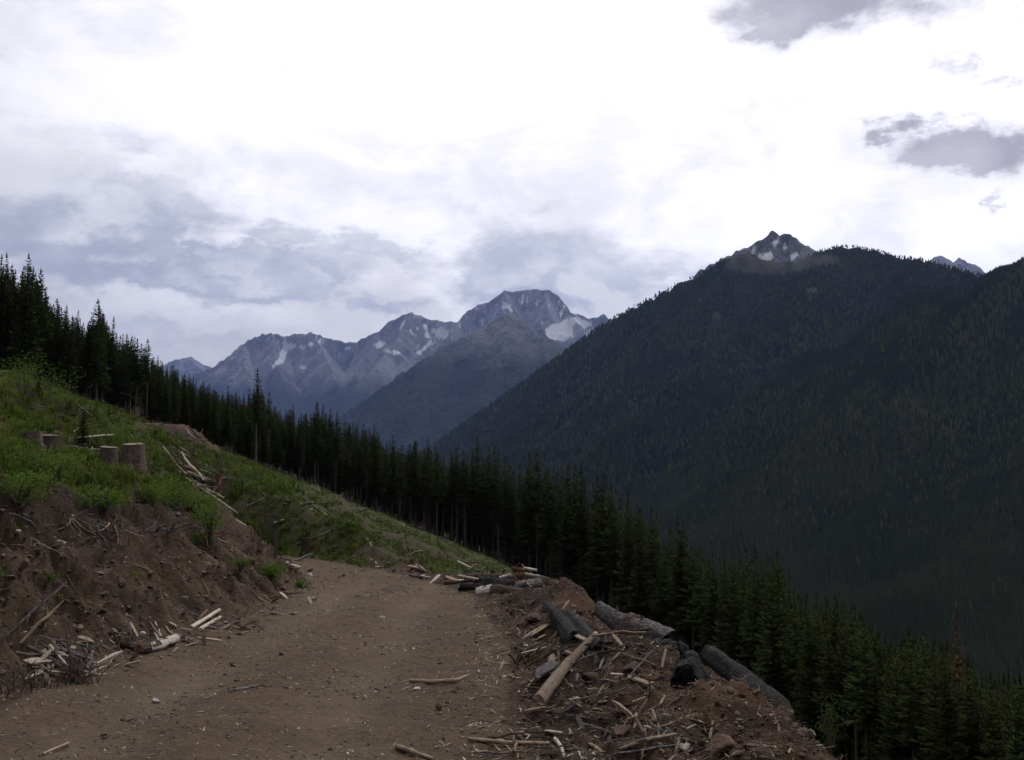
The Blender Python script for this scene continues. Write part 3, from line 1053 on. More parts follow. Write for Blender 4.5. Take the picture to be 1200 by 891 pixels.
# mountainside forest: small low conifers by the thousand
def cone_kinds(mats):
    def f(N, L):
        out = N.new('GeometryNodeJoinGeometry')
        for (r1, r2, m_) in mats:
            jn = N.new('GeometryNodeJoinGeometry')
            for (rr, zz, dd) in ((r1, .12, .62), (r2, .42, .58)):
                c = N.new('GeometryNodeMeshCone')
                c.fill_type = 'NONE'
                c.inputs['Vertices'].default_value = 6
                c.inputs['Radius Top'].default_value = 0.0
                c.inputs['Radius Bottom'].default_value = rr
                c.inputs['Depth'].default_value = dd
                tr = N.new('GeometryNodeTransform')
                tr.inputs['Translation'].default_value = (0, 0, zz)
                L.new(c.outputs['Mesh'], tr.inputs['Geometry'])
                L.new(tr.outputs[0], jn.inputs[0])
            sm = N.new('GeometryNodeSetMaterial')
            sm.inputs['Material'].default_value = m_
            L.new(jn.outputs[0], sm.inputs['Geometry'])
            gi = N.new('GeometryNodeGeometryToInstance')
            L.new(sm.outputs[0], gi.inputs[0])
            L.new(gi.outputs[0], out.inputs[0])
        return out.outputs[0]
    return f


def flat_mat(name, c0, c1, sc):
    m, t, b = material(name, 1.0, .02)
    n1 = t.noise(pos(t), sc, 4, .6)
    t.put(b.inputs['Base Color'], t.mix(t.ss(n1, .38, .62), c0, c1))
    return m


FM = [flat_mat('distant_spruce', (.024, .032, .011), (.037, .045, .016), .01), flat_mat('distant_pine', (.029, .037, .012), (.043, .050, .018), .008), flat_mat('distant_fir_and_valley_shade', (.017, .024, .009), (.026, .033, .012), .012), flat_mat('distant_crest_lit_trees', (.052, .063, .018), (.074, .081, .026), .01)]


def mountain_forest(name, n, a0, a1, r0, r1, ridges, rough, seed, hmin, hmax, clear=None):
    rng = np.random.default_rng(seed)
    a = np.radians(rng.uniform(a0, a1, n))
    r = np.exp(rng.uniform(math.log(r0), math.log(r1), n))
    x, y = r * np.sin(a), r * np.cos(a)
    z, drop = mountain_z(x, y, ridges, rough, 101)
    px, py = px_of(x, y, z)
    ok = (z > FLOOR - 5)
    for (cx, cy, rx, ry, wt) in clear or []:
        ok &= ~(np.exp(-((px - cx) / rx) ** 2 - ((py - cy) / ry) ** 2) * wt > .40)
    x, y, z, r = x[ok], y[ok], z[ok], r[ok]
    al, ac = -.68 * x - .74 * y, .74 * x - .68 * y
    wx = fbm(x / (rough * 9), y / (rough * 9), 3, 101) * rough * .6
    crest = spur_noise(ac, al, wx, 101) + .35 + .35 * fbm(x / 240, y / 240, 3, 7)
    bright = rng.random(len(x)) < .95 * smooth(crest, .30, .75) * (.12 + .88 * smooth(z, -170, 160))  # paler trees along spur crests: light on the ribs painted into tree colour
    h = rng.uniform(hmin, hmax, len(x)) * (1 - .5 * smooth(z, 300, 700))
    wd = h * rng.uniform(.8, 1.25, len(x)) * (1 + .25 * smooth(r, 1500, 4000))
    turn = np.stack([np.zeros(len(x)), np.zeros(len(x)), rng.uniform(0, 6.28, len(x))], 1)
    point_cloud(name, np.stack([x, y, z - .5], 1), turn, np.stack([wd, wd, h], 1), np.where(bright, 3, np.where(rng.random(len(x)) < smooth(z, 200, -200), 2, rng.integers(0, 3, len(x)))), cone_kinds([(.20, .13, FM[0]), (.24, .15, FM[1]), (.17, .11, FM[2]), (.24, .17, FM[3])]))  # darkest kind favoured low down: valley shade put into tree colour


mountain_forest('mountainside_forest', 220000, -9, 30, 760, 4700, RIGHT, 55, 5, 12, 21, ROCKY_TOP)


# ------------------------------------------------------------------ undergrowth
def plant_material(name, c0, c1, c2, c3):
    m, t, b = material(name, .75, .2)
    tint = t.attr('tint')
    n1 = t.noise(pos(t), .8, 3, .6)
    c = t.mix(t.ss(tint, .0, .6), c0, c1)
    c = t.mix(t.ss(tint, .6, .9), c, c2)
    c = t.mix(t.m('MULTIPLY', t.ss(n1, .5, .66), .7), c, c3)
    t.put(b.inputs['Base Color'], c)
    b.inputs['Specular IOR Level'].default_value = .05
    leafy(t, b, .45)
    return m


M_DRYGRASS = plant_material('dry_undergrowth', (.055, .045, .022), (.095, .075, .038), (.13, .10, .055), (.06, .05, .03))
M_GRASS = plant_material('clearcut_undergrowth', (.046, .076, .013), (.100, .142, .022), (.15, .14, .045), (.060, .062, .024))
M_LEAF = plant_material('shrub_leaves', (.060, .110, .018), (.095, .155, .028), (.14, .18, .04), (.06, .09, .02))
M_SHADELEAF = plant_material('shaded_shrub_leaves', (.035, .055, .014), (.055, .075, .02), (.07, .09, .026), (.035, .05, .014))  # darker shrub leaf: shade put into the colour of one bush
M_TWIG = bark_material('dead_twig_bark', (.07, .05, .042), (.12, .09, .075), (.04, .03, .025))

rng = np.random.default_rng(5)


def scatter_polar(n, a0, a1, r0, r1, keep):
    a = np.radians(rng.uniform(a0, a1, n))
    r = np.exp(rng.uniform(math.log(r0), math.log(r1), n))
    x, y = r * np.sin(a), r * np.cos(a)
    z, ro, so, gr = land(x, y)
    k = keep(x, y, z, ro, so, gr)
    return x[k], y[k], z[k]


def blades(x, y, z, hgt, width, per, spread):
    """joined fronds: each a bent strip of three triangles"""
    n = len(x) * per
    X, Y_, Z_, H_, Wd = (np.repeat(v, per) for v in (x, y, z, hgt, width))
    az = rng.uniform(0, 6.283, n)
    out = rng.uniform(.25, 1.0, n) * np.repeat(spread, per)
    H_ = H_ * rng.uniform(.55, 1.15, n)
    r0 = rng.uniform(0, .5, n) * np.repeat(spread, per)
    az0 = rng.uniform(0, 6.283, n)
    bx, by = X + r0 * np.cos(az0), Y_ + r0 * np.sin(az0)
    ca, sa = np.cos(az), np.sin(az)
    nx, ny = -sa * Wd * .5, ca * Wd * .5
    p0 = np.stack([bx - nx * .4, by - ny * .4, Z_ - .05], 1)
    p1 = np.stack([bx + nx * .4, by + ny * .4, Z_ - .05], 1)
    mx, my, mz = bx + ca * out * .45, by + sa * out * .45, Z_ + H_ * .72
    p2 = np.stack([mx + nx, my + ny, mz], 1)
    p3 = np.stack([mx - nx, my - ny, mz], 1)
    p4 = np.stack([bx + ca * out, by + sa * out, Z_ + H_ * rng.uniform(.6, 1.1, n)], 1)
    V = np.stack([p0, p1, p2, p3, p4], 1).reshape(-1, 3)
    b = np.arange(n)[:, None] * 5
    F = np.concatenate([b + [[0, 1, 2]], b + [[0, 2, 3]], b + [[3, 2, 4]]], 0)
    tint = np.clip(np.repeat(np.repeat(rng.uniform(0, .75, len(x)) * np.where(y > 40, .55, 1.0), per) + rng.uniform(-.15, .3, n), 5), 0, 1)
    return V, F, tint


parts = []
# lush ferny growth above the bank
x, y, z = scatter_polar(9000, -32, -8, 11, 46, lambda x, y, z, ro, so, gr: (gr > .55) & (x < -5) & (rng.random(len(x)) < .35 + .65 * smooth(fbm(x * .5, y * .5, 2, 222), -.45, .1)))
big = .5 + .5 * smooth(fbm(x * .35, y * .35, 2, 223), -.3, .4)
parts.append(blades(x, y, z, rng.uniform(.16, .44, len(x)) * big * (1.1 - .35 * smooth(y, 26, 44)), rng.uniform(.012, .032, len(x)), 19, rng.uniform(.12, .36, len(x))))
# turf edge hanging over the bank
x, y, z = scatter_polar(2600, -32, -8, 10, 36, lambda x, y, z, ro, so, gr: (gr > .25) & (gr < .8) & (x < -5))
parts.append(blades(x, y, z, rng.uniform(.10, .30, len(x)), rng.uniform(.010, .026, len(x)), 15, rng.uniform(.15, .4, len(x))))
# grass and low brush on the clearcut slope
x, y, z = scatter_polar(21000, -33, 6, 32.5, 150, lambda x, y, z, ro, so, gr: (gr > .6) & (poly_sd(x, y, EDGE_LINE) > 1.5) & (rng.random(len(x)) < (.22 + .78 * smooth(fbm(x * .12, y * .12, 3, 91), .4, -.1)) * (.15 + .85 * smooth(poly_sd(x, y, EDGE_LINE), 1.5, 11))))
parts.append(blades(x, y, z, rng.uniform(.10, .36, len(x)) * (.6 + .4 * smooth(y, 34, 60)), rng.uniform(.02, .055, len(x)), 9, rng.uniform(.15, .5, len(x))))
# growth on the steep ground below the road
x, y, z = scatter_polar(5000, 2, 60, 6, 80, lambda x, y, z, ro, so, gr: (gr > .6) & (x > 2.2) & (poly_sd(x, y, EDGE_LINE) > 0))
parts.append(blades(x, y, z, rng.uniform(.10, .40, len(x)), rng.uniform(.02, .05, len(x)), 9, rng.uniform(.15, .5, len(x))))
# brown dead weeds among the green
x, y, z = scatter_polar(8000, -33, 6, 30, 150, lambda x, y, z, ro, so, gr: (gr > .6) & (poly_sd(x, y, EDGE_LINE) > .8) & (rng.random(len(x)) < .15 + .85 * smooth(fbm(x * .3, y * .3, 3, 191), -.05, .35)))
dv, df, dt = blades(x, y, z, rng.uniform(.10, .45, len(x)), rng.uniform(.015, .04, len(x)), 8, rng.uniform(.15, .5, len(x)))
link('dry_weeds', np_mesh('dry_weeds', dv, df, [M_DRYGRASS], {'tint': dt}, smooth_shade=False), kind='stuff')
# brush on the upper slope below the stand
x, y, z = scatter_polar(2600, -33, -12, 44, 118, lambda x, y, z, ro, so, gr: (gr > .6) & (poly_sd(x, y, EDGE_LINE) > .5))
parts.append(blades(x, y, z, rng.uniform(.2, .75, len(x)) * rng.uniform(.5, 1, len(x)), rng.uniform(.03, .07, len(x)), 14, rng.uniform(.25, .7, len(x))))
# weeds on the bank face
x, y, z = scatter_polar(900, -32, -8, 11, 36, lambda x, y, z, ro, so, gr: (so > .6) & (x < -5.4) & (fbm(x * .6, y * .6, 2, 333) > .42))
parts.append(blades(x, y, z, rng.uniform(.08, .2, len(x)), rng.uniform(.01, .02, len(x)), 14, rng.uniform(.1, .2, len(x))))
off = 0
VV, FF, TT = [], [], []
for v, f, t_ in parts:
    VV.append(v)
    FF.append(f + off)
    TT.append(t_)
    off += len(v)
link('undergrowth', np_mesh('undergrowth', np.concatenate(VV), np.concatenate(FF), [M_GRASS], {'tint': np.concatenate(TT)}, smooth_shade=False), kind='stuff')


def shrub(px, py, w_, h_, label, group=None, leaf=.05, n=1100, mat=None, name='shrub', Y=None):
    rg = np.random.default_rng(int(px * 7 + py))
    p = hit(px, py) if Y is None else Vector(at(px, py, Y))
    t = thing(name, label, 'shrub', p, group)
    c = []
    tt = []
    nc = 9
    ctr = np.stack([rg.normal(0, w_ * .26, nc), rg.normal(0, w_ * .26, nc), rg.uniform(.3, .85, nc) * h_], 1)
    ns, st = [], []
    base = 0
    for k in range(nc):
        v, f = tube([(0, 0, -.08), ctr[k] * [.5, .5, .6], ctr[k]], [.018, .013, .006], 4)
        ns.append(v)
        st.append(tris(f) + base)
        base += len(v)
    for i in range(n):
        k = rg.integers(nc)
        q = ctr[k] + rg.normal(0, 1, 3) * [w_ * .17, w_ * .17, h_ * .17]
        q[2] = max(q[2], .03)
        a = rg.normal(0, 1, 3)
        a /= np.linalg.norm(a)
        b_ = np.cross(a, rg.normal(0, 1, 3))
        b_ /= np.linalg.norm(b_) + 1e-6
        L = leaf * rg.uniform(.6, 1.3)
        c.extend([q - a * L * .6, q + b_ * L * .3, q + a * L * .6, q - b_ * L * .3])
        tt.extend([rg.random()] * 4)
    link('stem', np_mesh('stem', np.concatenate(ns), np.concatenate(st), [M_TWIG]), t)
    link('foliage', np_mesh('foliage', c, np.arange(len(c)).reshape(-1, 4), [mat or M_LEAF], {'tint': tt}, smooth_shade=False), t)
    return t


for px, py, w_, h_, lab in [
    (246, 628, .62, .75, 'leafy green bush hanging over the lip of the bank beside the dark hollow'),
    (228, 600, .8, .55, 'wide bright green bush behind the lip of the bank'),
    (205, 596, .8, .6, 'tall ferny green bush on the bank top right of the pale stick'),
    (232, 640, .35, .28, 'small bright green weed clump growing out of the bare bank face'),
    (318, 678, .6, .35, 'low green weed clump low on the bank near the bend'),
    (282, 665, .3, .2, 'tiny green weed clump halfway down the bank'),
    (352, 690, .3, .22, 'small yellow-green weed clump at the toe of the bank'),
    (150, 537, 1.0, .9, 'dark green bush behind the square-topped stump'),
    (28, 470, 1.6, 1.2, 'olive green bush upslope at the left edge below the stand'),
    (75, 482, 1.4, .9, 'rounded dark bush on the upper slope below the bare trunks'),
    (20, 590, .8, .45, 'dark green bush at the bank lip near the left edge'),
    (178, 592, .8, .5, 'green bush at the bank lip behind the second stump'),
    (120, 598, .7, .4, 'yellow-green bush below the leaning stump'),
    (60, 560, .9, .5, 'rounded green bush in front of the paired stumps'),
]:
    shrub(px, py, w_, h_, lab, leaf=.035 if w_ < .4 else .05, n=500 if w_ < .4 else 1100)
shrub(973, 876, .55, 1.5, 'green young bush with shade put into its leaf colour, standing on the slope below the grey rock on the fill', leaf=.06, n=500, mat=M_SHADELEAF, Y=26)
for px, py, h, ki, lab in [(97, 524, 1.0, 2, 'small dark conifer sapling right of the paired stumps'), 
                           (45, 472, 1.5, 2, 'olive conifer sapling upslope of the paired stumps'), ]:
    p = hit(px, py)
    place_tree(KINDS[ki], p.x, p.y, p.z, h, px, lab, None, name='conifer_sapling', slim=1.0)
    COL.objects  # noqa
for o in list(COL.objects):
    if o.name.startswith('conifer_sapling'):
        s_ = o.scale.z
        o.scale = (s_ * 1.5, s_ * 1.5, s_)


# ------------------------------------------------------------------ wood and stone materials
def wood(name, c0, c1, c2, c3=None, rough=.9, sc=1.0):
    cracked = name in ('grey_brown_stump_bark', 'charred_wood', 'brown_bark_wood', 'weathered_grey_wood')
    m, t, b = material(name, rough, .15)
    p = t.new('ShaderNodeTexCoord').outputs['Object']
    oi = t.new('ShaderNodeObjectInfo').outputs['Random']
    p = t.vm('ADD', p, t.new('ShaderNodeCombineXYZ', {0: t.m('MULTIPLY', oi, 9.0), 1: t.m('MULTIPLY', oi, 5.0), 2: 0.0}).outputs[0])
    n1 = t.noise(p, 5 * sc, 5, .65, .4)
    st = t.new('ShaderNodeMapping', {'Vector': p, 'Scale': (6, 26, 26)}).outputs[0]
    n2 = t.noise(st, 1.2 * sc, 5, .7)
    c = t.mix(t.ss(n1, .35, .65), c0, c1)
    c = t.mix(t.ss(n2, .5, .66, 0, .8), c, c2)
    if c3:
        c = t.mix(t.ss(n1, .58, .66), c, c3)
    v = t.m('ADD', .7, t.m('MULTIPLY', oi, .6))
    c = t.new('ShaderNodeHueSaturation', {'Color': c, 'Value': v}).outputs[0]
    vo = t.new('ShaderNodeTexVoronoi', {'Vector': t.vm('ADD', t.new('ShaderNodeMapping', {'Vector': p, 'Scale': (7, 22, 22)}).outputs[0], t.scale(t.noise(p, 9, 3, .6, 0, True), 1.2)), 'Scale': 1.0 * sc}, feature='DISTANCE_TO_EDGE').outputs['Distance']
    crack = t.ss(vo, .0, .12) if cracked else t.ss(n2, .10, .40)
    c = t.mix(crack, t.mix(.55, c, c2), c)
    t.put(b.inputs['Base Color'], c)
    bump(t, b, t.m('ADD', t.m('ADD', n2, n1), t.m('MULTIPLY', crack, .8)), .9, .03)
    return m


M_PALE = wood('weathered_pale_wood', (.40, .34, .27), (.52, .46, .38), (.24, .19, .15))
M_TAN = wood('split_tan_wood', (.27, .20, .14), (.36, .28, .20), (.15, .10, .07))
M_GREY = wood('weathered_grey_wood', (.14, .125, .12), (.22, .20, .19), (.07, .06, .056))
M_BROWN = wood('brown_bark_wood', (.075, .05, .038), (.115, .08, .06), (.04, .028, .024))
M_CHAR = wood('charred_wood', (.022, .020, .019), (.042, .038, .037), (.012, .010, .010), (.085, .078, .075))
M_BIRCH = wood('peeled_white_wood', (.50, .46, .40), (.62, .58, .52), (.30, .23, .17), (.20, .14, .10))
M_REDWOOD = wood('reddish_rotten_wood', (.13, .065, .042), (.19, .10, .065), (.06, .035, .026))
M_CUTEND = wood('sawn_wood_end', (.26, .21, .16), (.34, .28, .21), (.13, .10, .08), None, .9, 3)
M_STUMP = wood('grey_brown_stump_bark', (.105, .080, .064), (.165, .130, .106), (.055, .042, .034))
M_POLE = wood('grey_brown_pole_wood', (.15, .11, .083), (.21, .16, .12), (.08, .057, .043))


def stone_mat(name, c0, c1, c2):
    m, t, b = material(name, .9, .2)
    p = t.new('ShaderNodeTexCoord').outputs['Object']
    oi = t.new('ShaderNodeObjectInfo').outputs['Random']
    n1, n2 = t.noise(p, 3, 5, .6), t.noise(p, 14, 5, .7)
    c = t.mix(t.ss(n1, .35, .65), c0, c1)
    c = t.mix(t.ss(n2, .5, .68, 0, .7), c, c2)
    c = t.new('ShaderNodeHueSaturation', {'Color': c, 'Value': t.m('ADD', .7, t.m('MULTIPLY', oi, .6))}).outputs[0]
    t.put(b.inputs['Base Color'], c)
    bump(t, b, n2, .6, .05)
    return m


M_STONE = stone_mat('grey_brown_stone', (.11, .088, .068), (.18, .145, .115), (.07, .053, .042))
M_RSTONE = stone_mat('reddish_stone', (.11, .068, .048), (.17, .11, .08), (.07, .044, .034))
M_WSTONE = stone_mat('pale_stone', (.42, .37, .31), (.58, .53, .46), (.25, .21, .17))
M_CLOD = stone_mat('dark_soil_clod', (.055, .036, .028), (.09, .06, .045), (.03, .022, .018))


# ------------------------------------------------------------------ logs, poles, sticks
def tube_mesh(name, path, radii, sides, mat, seed, jit=.08, ridge=.0):
    rg = np.random.default_rng(seed)
    # densify
    path = np.asarray(path, float)
    radii = np.asarray(radii, float)
    n = max(len(path), 21)
    tt = np.linspace(0, len(path) - 1, n)
    P = np.stack([np.interp(tt, np.arange(len(path)), path[:, k]) for k in range(3)], 1)
    Rr = np.interp(tt, np.arange(len(radii)), radii)
    P[1:-1] += np.cumsum(rg.normal(0, 1, (n - 2, 3)), 0) * Rr[1:-1, None] * jit * .18
    Rr = Rr * (1 + np.convolve(rg.normal(0, 1, n), [.25, .5, .25], 'same') * jit * .9)
    v, f = tube(P, Rr, sides, rg, jit * .35)
    if sides >= 12:
        ring = v.reshape(n, sides, 3)
        th_ = np.arange(sides) * 2 * math.pi / sides
        ph = np.cumsum(rg.normal(0, .25, n))
        lob = 1 + (.05 + .45 * jit) * np.sin(3 * th_[None] + ph[:, None]) + .05 * np.sin(5 * th_[None] - 1.7 * ph[:, None] + 1) + (.02 + .2 * jit) * rg.normal(0, 1, (1, sides)) + .35 * jit * rg.normal(0, 1, (n, sides)) * .5
        ring = P[:, None] + (ring - P[:, None]) * lob[..., None]
        for e, nb_ in ((0, 1), (-1, -2)):
            axd = (P[e] - P[nb_]) / np.linalg.norm(P[e] - P[nb_])
            rag = np.convolve(np.tile(rg.normal(0, 1, sides), 3), [.3, .4, .3], 'same')[sides:2 * sides]
            ring[e] += axd[None] * (rag * Rr[e] * (.12 + jit * 2.2))[:, None]
        v = ring.reshape(-1, 3)
    return np_mesh(name, v, f, [mat]), v


def end_mesh(name, ring, mat, depth, seed, rough=.0):
    """a slightly dished, splintered end face on a ring of points"""
    rg = np.random.default_rng(seed)
    c = ring.mean(0)
    n = len(ring)
    nrm = np.cross(ring[1] - ring[0], ring[n // 2] - ring[0])
    nrm /= np.linalg.norm(nrm) + 1e-9
    R_ = np.linalg.norm(ring - c, axis=1).mean()
    inner = c + (ring - c) * .55 + nrm * rg.normal(0, 1, (n, 1)) * R_ * (.06 + rough)
    v = np.concatenate([ring * 1.0, inner, [c + nrm * depth]])
    f = []
    for k in range(n):
        k2 = (k + 1) % n
        f += [(k, k2, n + k2), (k, n + k2, n + k), (n + k, n + k2, 2 * n)]
    return np_mesh(name, v, f, [mat], smooth_shade=False)


def log(label, pts, radii, mat, endmat, seed, name='log', sides=18, jit=.08, cat='log', group=None, extra=None, rough=.05):
    """pts: world points; parts bark + two end faces"""
    pts = [Vector(p) for p in pts]
    o = sum(pts, Vector()) / len(pts)
    # frame with x along the log, so that wood grain follows it
    ax = (pts[-1] - pts[0]).normalized()
    q = ax.to_track_quat('X', 'Z')
    t = thing(name, label, cat, o, group)
    t.rotation_euler = q.to_euler()
    inv = q.inverted()
    loc = [inv @ (p - o) for p in pts]
    me, v = tube_mesh('bark', loc, radii, sides, mat, seed, jit)
    link('bark', me, t)
    link('cut_end', end_mesh('cut_end', v[:sides], endmat, 0, seed, rough), t)
    link('cut_end', end_mesh('cut_end', v[-sides:], endmat, 0, seed + 1, rough), t)
    if sides >= 12 and max(radii) > .09:
        rg = np.random.default_rng(seed + 300)
        for k in range(rg.integers(2, 5)):
            i_ = rg.uniform(.12, .9) * (len(loc) - 1)
            a0 = np.array([np.interp(i_, np.arange(len(loc)), [p[q_] for p in loc]) for q_ in range(3)])
            r_ = float(np.interp(i_, np.arange(len(radii)), radii))
            th_ = rg.uniform(-1.2, 1.8)
            dv = np.array([rg.uniform(-.4, .4), math.cos(th_), math.sin(th_)])
            vb, fb = tube([a0 + dv * r_ * .6, a0 + dv * r_ * 1.15, a0 + dv * r_ * rg.uniform(1.35, 1.9)], [r_ * .24, r_ * .18, r_ * .10], 6, rg, .2)
            link('branch_stub', np_mesh('branch_stub', vb, fb, [mat]), t)
    for (nm, a, b_, rr, mt) in extra or []:          # sleeve-like patches: peeled ends, collars
        L0, L1 = loc[0].lerp(loc[-1], a), loc[0].lerp(loc[-1], b_)
        n_ = len(loc) - 1
        f_ = lambda s_: np.array([np.interp(s_ * n_, np.arange(n_ + 1), [p[k] for p in loc]) for k in range(3)])
        pp = [f_(a + (b_ - a) * k / 6) for k in range(7)]
        me2, _ = tube_mesh(nm, pp, [rr * (1 if 0 < k < 6 else .93) for k in range(7)], sides, mt, seed + 9, jit * .8)
        link(nm, me2, t)
    return t


def gp(px, py, lift=0.0):
    p = hit(px, py)
    return (p.x, p.y, p.z + lift)


def on(px, py, Y, lift=0.0):
    """plan position from the photo, resting on the ground"""
    x = ray(px, py)[0] * Y
    return (x, Y, hz(x, Y) + lift)


AT = at


def over(px, py, Y, lift):
    p = at(px, py, Y)
    return (p[0], Y, max(p[2], hz(p[0], Y) + lift))


log('long dark grey log with a pale split line lying down the outer fill edge', [over(831, 767, 11.6, .10), over(919, 841, 9.7, .07)], [.105, .10, .095, .08], M_CHAR, M_TAN, 1, extra=[('pale_split', .18, .72, .085, M_GREY)])
log('fat grey log with a swollen butt lying along the outer side of the mound', [AT(704, 714, 14.6), AT(722, 727, 14.2), AT(742, 737, 13.8), AT(760, 744, 13.5), AT(788, 755, 13.1)], [.10, .12, .14, .175, .16], M_GREY, M_CHAR, 2,
    extra=[('broken_collar', .44, .60, .178, M_BROWN)])
log('stub of black burnt log with its round charred end facing the road', [on(803, 815, 9.9, .10), on(807, 806, 10.3, .10), on(816, 797, 11.0, .04)], [.15, .155, .14], M_CHAR, M_CHAR, 3, name='burnt_log', rough=.12, jit=.12)
log('charred black log with grey scales slumped down the near face of the mound', [gp(640, 712, .03), gp(652, 724, .04), gp(665, 740, .06), gp(676, 754, .05)], [.06, .095, .125, .10], M_CHAR, M_CHAR, 4, name='burnt_log', jit=.18)
log('dark thin charred log lying behind the fat charred one on the mound', [gp(664, 722, .04), gp(684, 742, .05), gp(704, 764, .05)], [.07, .09, .08], M_CHAR, M_CHAR, 5, name='burnt_log', jit=.16)
log('short dark burnt chunk lying crosswise below the fat grey log', [on(768, 764, 13.0, .08), on(782, 768, 12.8, .08), on(797, 770, 12.7, .06)], [.10, .11, .08], M_CHAR, M_CHAR, 25, name='burnt_log', jit=.2)
log('bare grey-brown pole propped on the near slope of the slash heap', [gp(630, 830, .055), over(663, 800, 11.4, .07), over(697, 771, 12.3, .08)], [.060, .056, .045], M_POLE, M_TAN, 6, name='pole', jit=.05)
# far slash pile at the outer edge of the bend
log('log with a peeled white end and dark bark in the far slash pile', [over(560, 699, 26.0, .06), over(585, 704, 25.4, .05), over(626, 704, 24.8, .04)], [.13, .125, .11], M_BROWN, M_CUTEND, 7, extra=[('peeled_end', .0, .38, .136, M_BIRCH)])
log('black log lying across the back of the far slash pile', [AT(560, 682, 27.2), AT(602, 688, 26.2)], [.15, .15], M_CHAR, M_BROWN, 8, jit=.12)
log('grey log with a smooth face at the right end of the far slash pile', [AT(600, 688, 26.4), AT(633, 683, 26.8)], [.12, .11], M_GREY, M_CUTEND, 9)
log('long brown log sloping down to the right behind the far slash pile', [AT(604, 675, 28.0), AT(655, 685, 26.8)], [.16, .12], M_BROWN, M_BROWN, 10, jit=.12)
log('dark brown log under the white plank in the far slash pile', [AT(548, 677, 28.4), AT(604, 678, 27.2)], [.11, .13], M_BROWN, M_TAN, 11, jit=.12)
log('tan slab of split log at the near right side of the far slash pile', [AT(620, 694, 24.6), AT(645, 691, 24.8)], [.07, .06], M_TAN, M_TAN, 12, jit=.15)
log('reddish broken chunk of rotten log standing in the far slash pile', [AT(606, 684, 27.4), AT(608, 665, 27.4)], [.20, .13], M_REDWOOD, M_REDWOOD, 13, jit=.25)
for i, (a, b_, r, Yy, lab) in enumerate([((612, 666), (629, 668), .05, 27.6, 'upper of two white planks sticking out behind the reddish chunk'), ((613, 673), (633, 676), .05, 27.3, 'lower of two white planks sticking out behind the reddish chunk'),
                                        ((585, 678), (599, 674), .055, 27.0, 'short white split slab on top of the black log'), ((536, 658), (553, 666), .028, 29.0, 'thin pale pole crossing another at the left of the far slash pile'),
                                        ((549, 669), (558, 662), .028, 28.6, 'short pale stick leaning against the crossing pole'), ((537, 675), (561, 679), .04, 27.2, 'pale forked stick along the front left of the far slash pile'),
                                        ((603, 671), (612, 664), .045, 27.9, 'brown splinter rising from the reddish chunk'), ((563, 675), (568, 665), .03, 27.9, 'pale stub standing upright in the far slash pile'),
                                        ((585, 675), (575, 668), .05, 28.0, 'brown slab leaning back in the far slash pile'), ((588, 674), (592, 667), .03, 27.7, 'thin brown stub leaning beside the brown slab')]):
    log(lab, [AT(*a, Yy), AT(*b_, Yy - .2)], [r, r * .8], M_PALE if 'pale' in lab or 'white' in lab else M_BROWN, M_TAN, 40 + i, name='pole' if 'pole' in lab else 'wood_slab', sides=7, jit=.15, cat='wood piece')
for i, (a, b_, r, Yy, mt, lab) in enumerate([((538, 688), (582, 690), .09, 27.0, M_CHAR, 'thin black log at the bottom left of the far slash pile'), ((575, 672), (640, 683), .09, 28.6, M_BROWN, 'brown log at the very back of the far slash pile'),
                                            ((590, 697), (618, 684), .07, 26.0, M_GREY, 'grey stick leaning up across the front of the far slash pile'), ((520, 684), (556, 680), .05, 28.0, M_BROWN, 'brown pole at the left tip of the far slash pile'),
                                            ((628, 690), (664, 698), .10, 26.0, M_CHAR, 'black log at the right tip of the far slash pile')]):
    log(lab, [over(*a, Yy, r), over(*b_, Yy - .3, r)], [r, r * .85], mt, M_TAN, 140 + i, jit=.14)
# roadside pieces on the left
log('white split log with a dark end lying at the inner road edge', [gp(163, 767, .06), gp(184, 763, .07), gp(206, 754, .07)], [.058, .062, .03], M_BROWN, M_REDWOOD, 14, name='split_log', jit=.10, extra=[('split_face', .22, 1.0, .062, M_BIRCH)])
log('dark broken chunk beside the white split log', [gp(139, 757, .05), gp(158, 763, .04)], [.075, .05], M_BROWN, M_REDWOOD, 15, name='split_log', jit=.2)
log('upper of two pale split planks at the foot of the bank', [gp(224, 738, .03), gp(257, 719, .06)], [.035, .03], M_PALE, M_PALE, 16, name='plank', sides=6)
log('lower of two pale split planks at the foot of the bank', [gp(234, 740, .03), gp(258, 726, .04)], [.035, .028], M_PALE, M_PALE, 17, name='plank', sides=6)
log('curved pale stick lying across the middle of the road', [gp(481, 801, .03), gp(505, 803, .03), gp(535, 801, .03), gp(550, 796, .05)], [.022, .025, .022, .012], M_TAN, M_TAN, 18, name='stick', sides=6, cat='stick')
log('long pale stick at the near edge of the slash', [gp(549, 870, .025), gp(590, 875, .03), gp(643, 876, .03)], [.016, .018, .014], M_TAN, M_TAN, 19, name='stick', sides=6, cat='stick')
log('bent white stick beside the dark clod at the bottom of the slash', [gp(650, 870, .03), gp(658, 880, .03), gp(661, 892, .03)], [.016, .016, .012], M_PALE, M_PALE, 20, name='stick', sides=6, cat='stick')
log('thin pale twig lying across the near road at the lower left', [gp(50, 886, .015), gp(80, 874, .02)], [.01, .012], M_TAN, M_TAN, 21, name='stick', sides=6, cat='stick')
log('thin grey stick lying on the road ahead of the bank', [gp(268, 812, .02), gp(308, 805, .02)], [.014, .012], M_GREY, M_GREY, 22, name='stick', sides=6, cat='stick')
log('brown stick at the very bottom of the road', [gp(465, 878, .02), gp(508, 893, .02)], [.02, .014], M_TAN, M_TAN, 23, name='stick', sides=6, cat='stick')
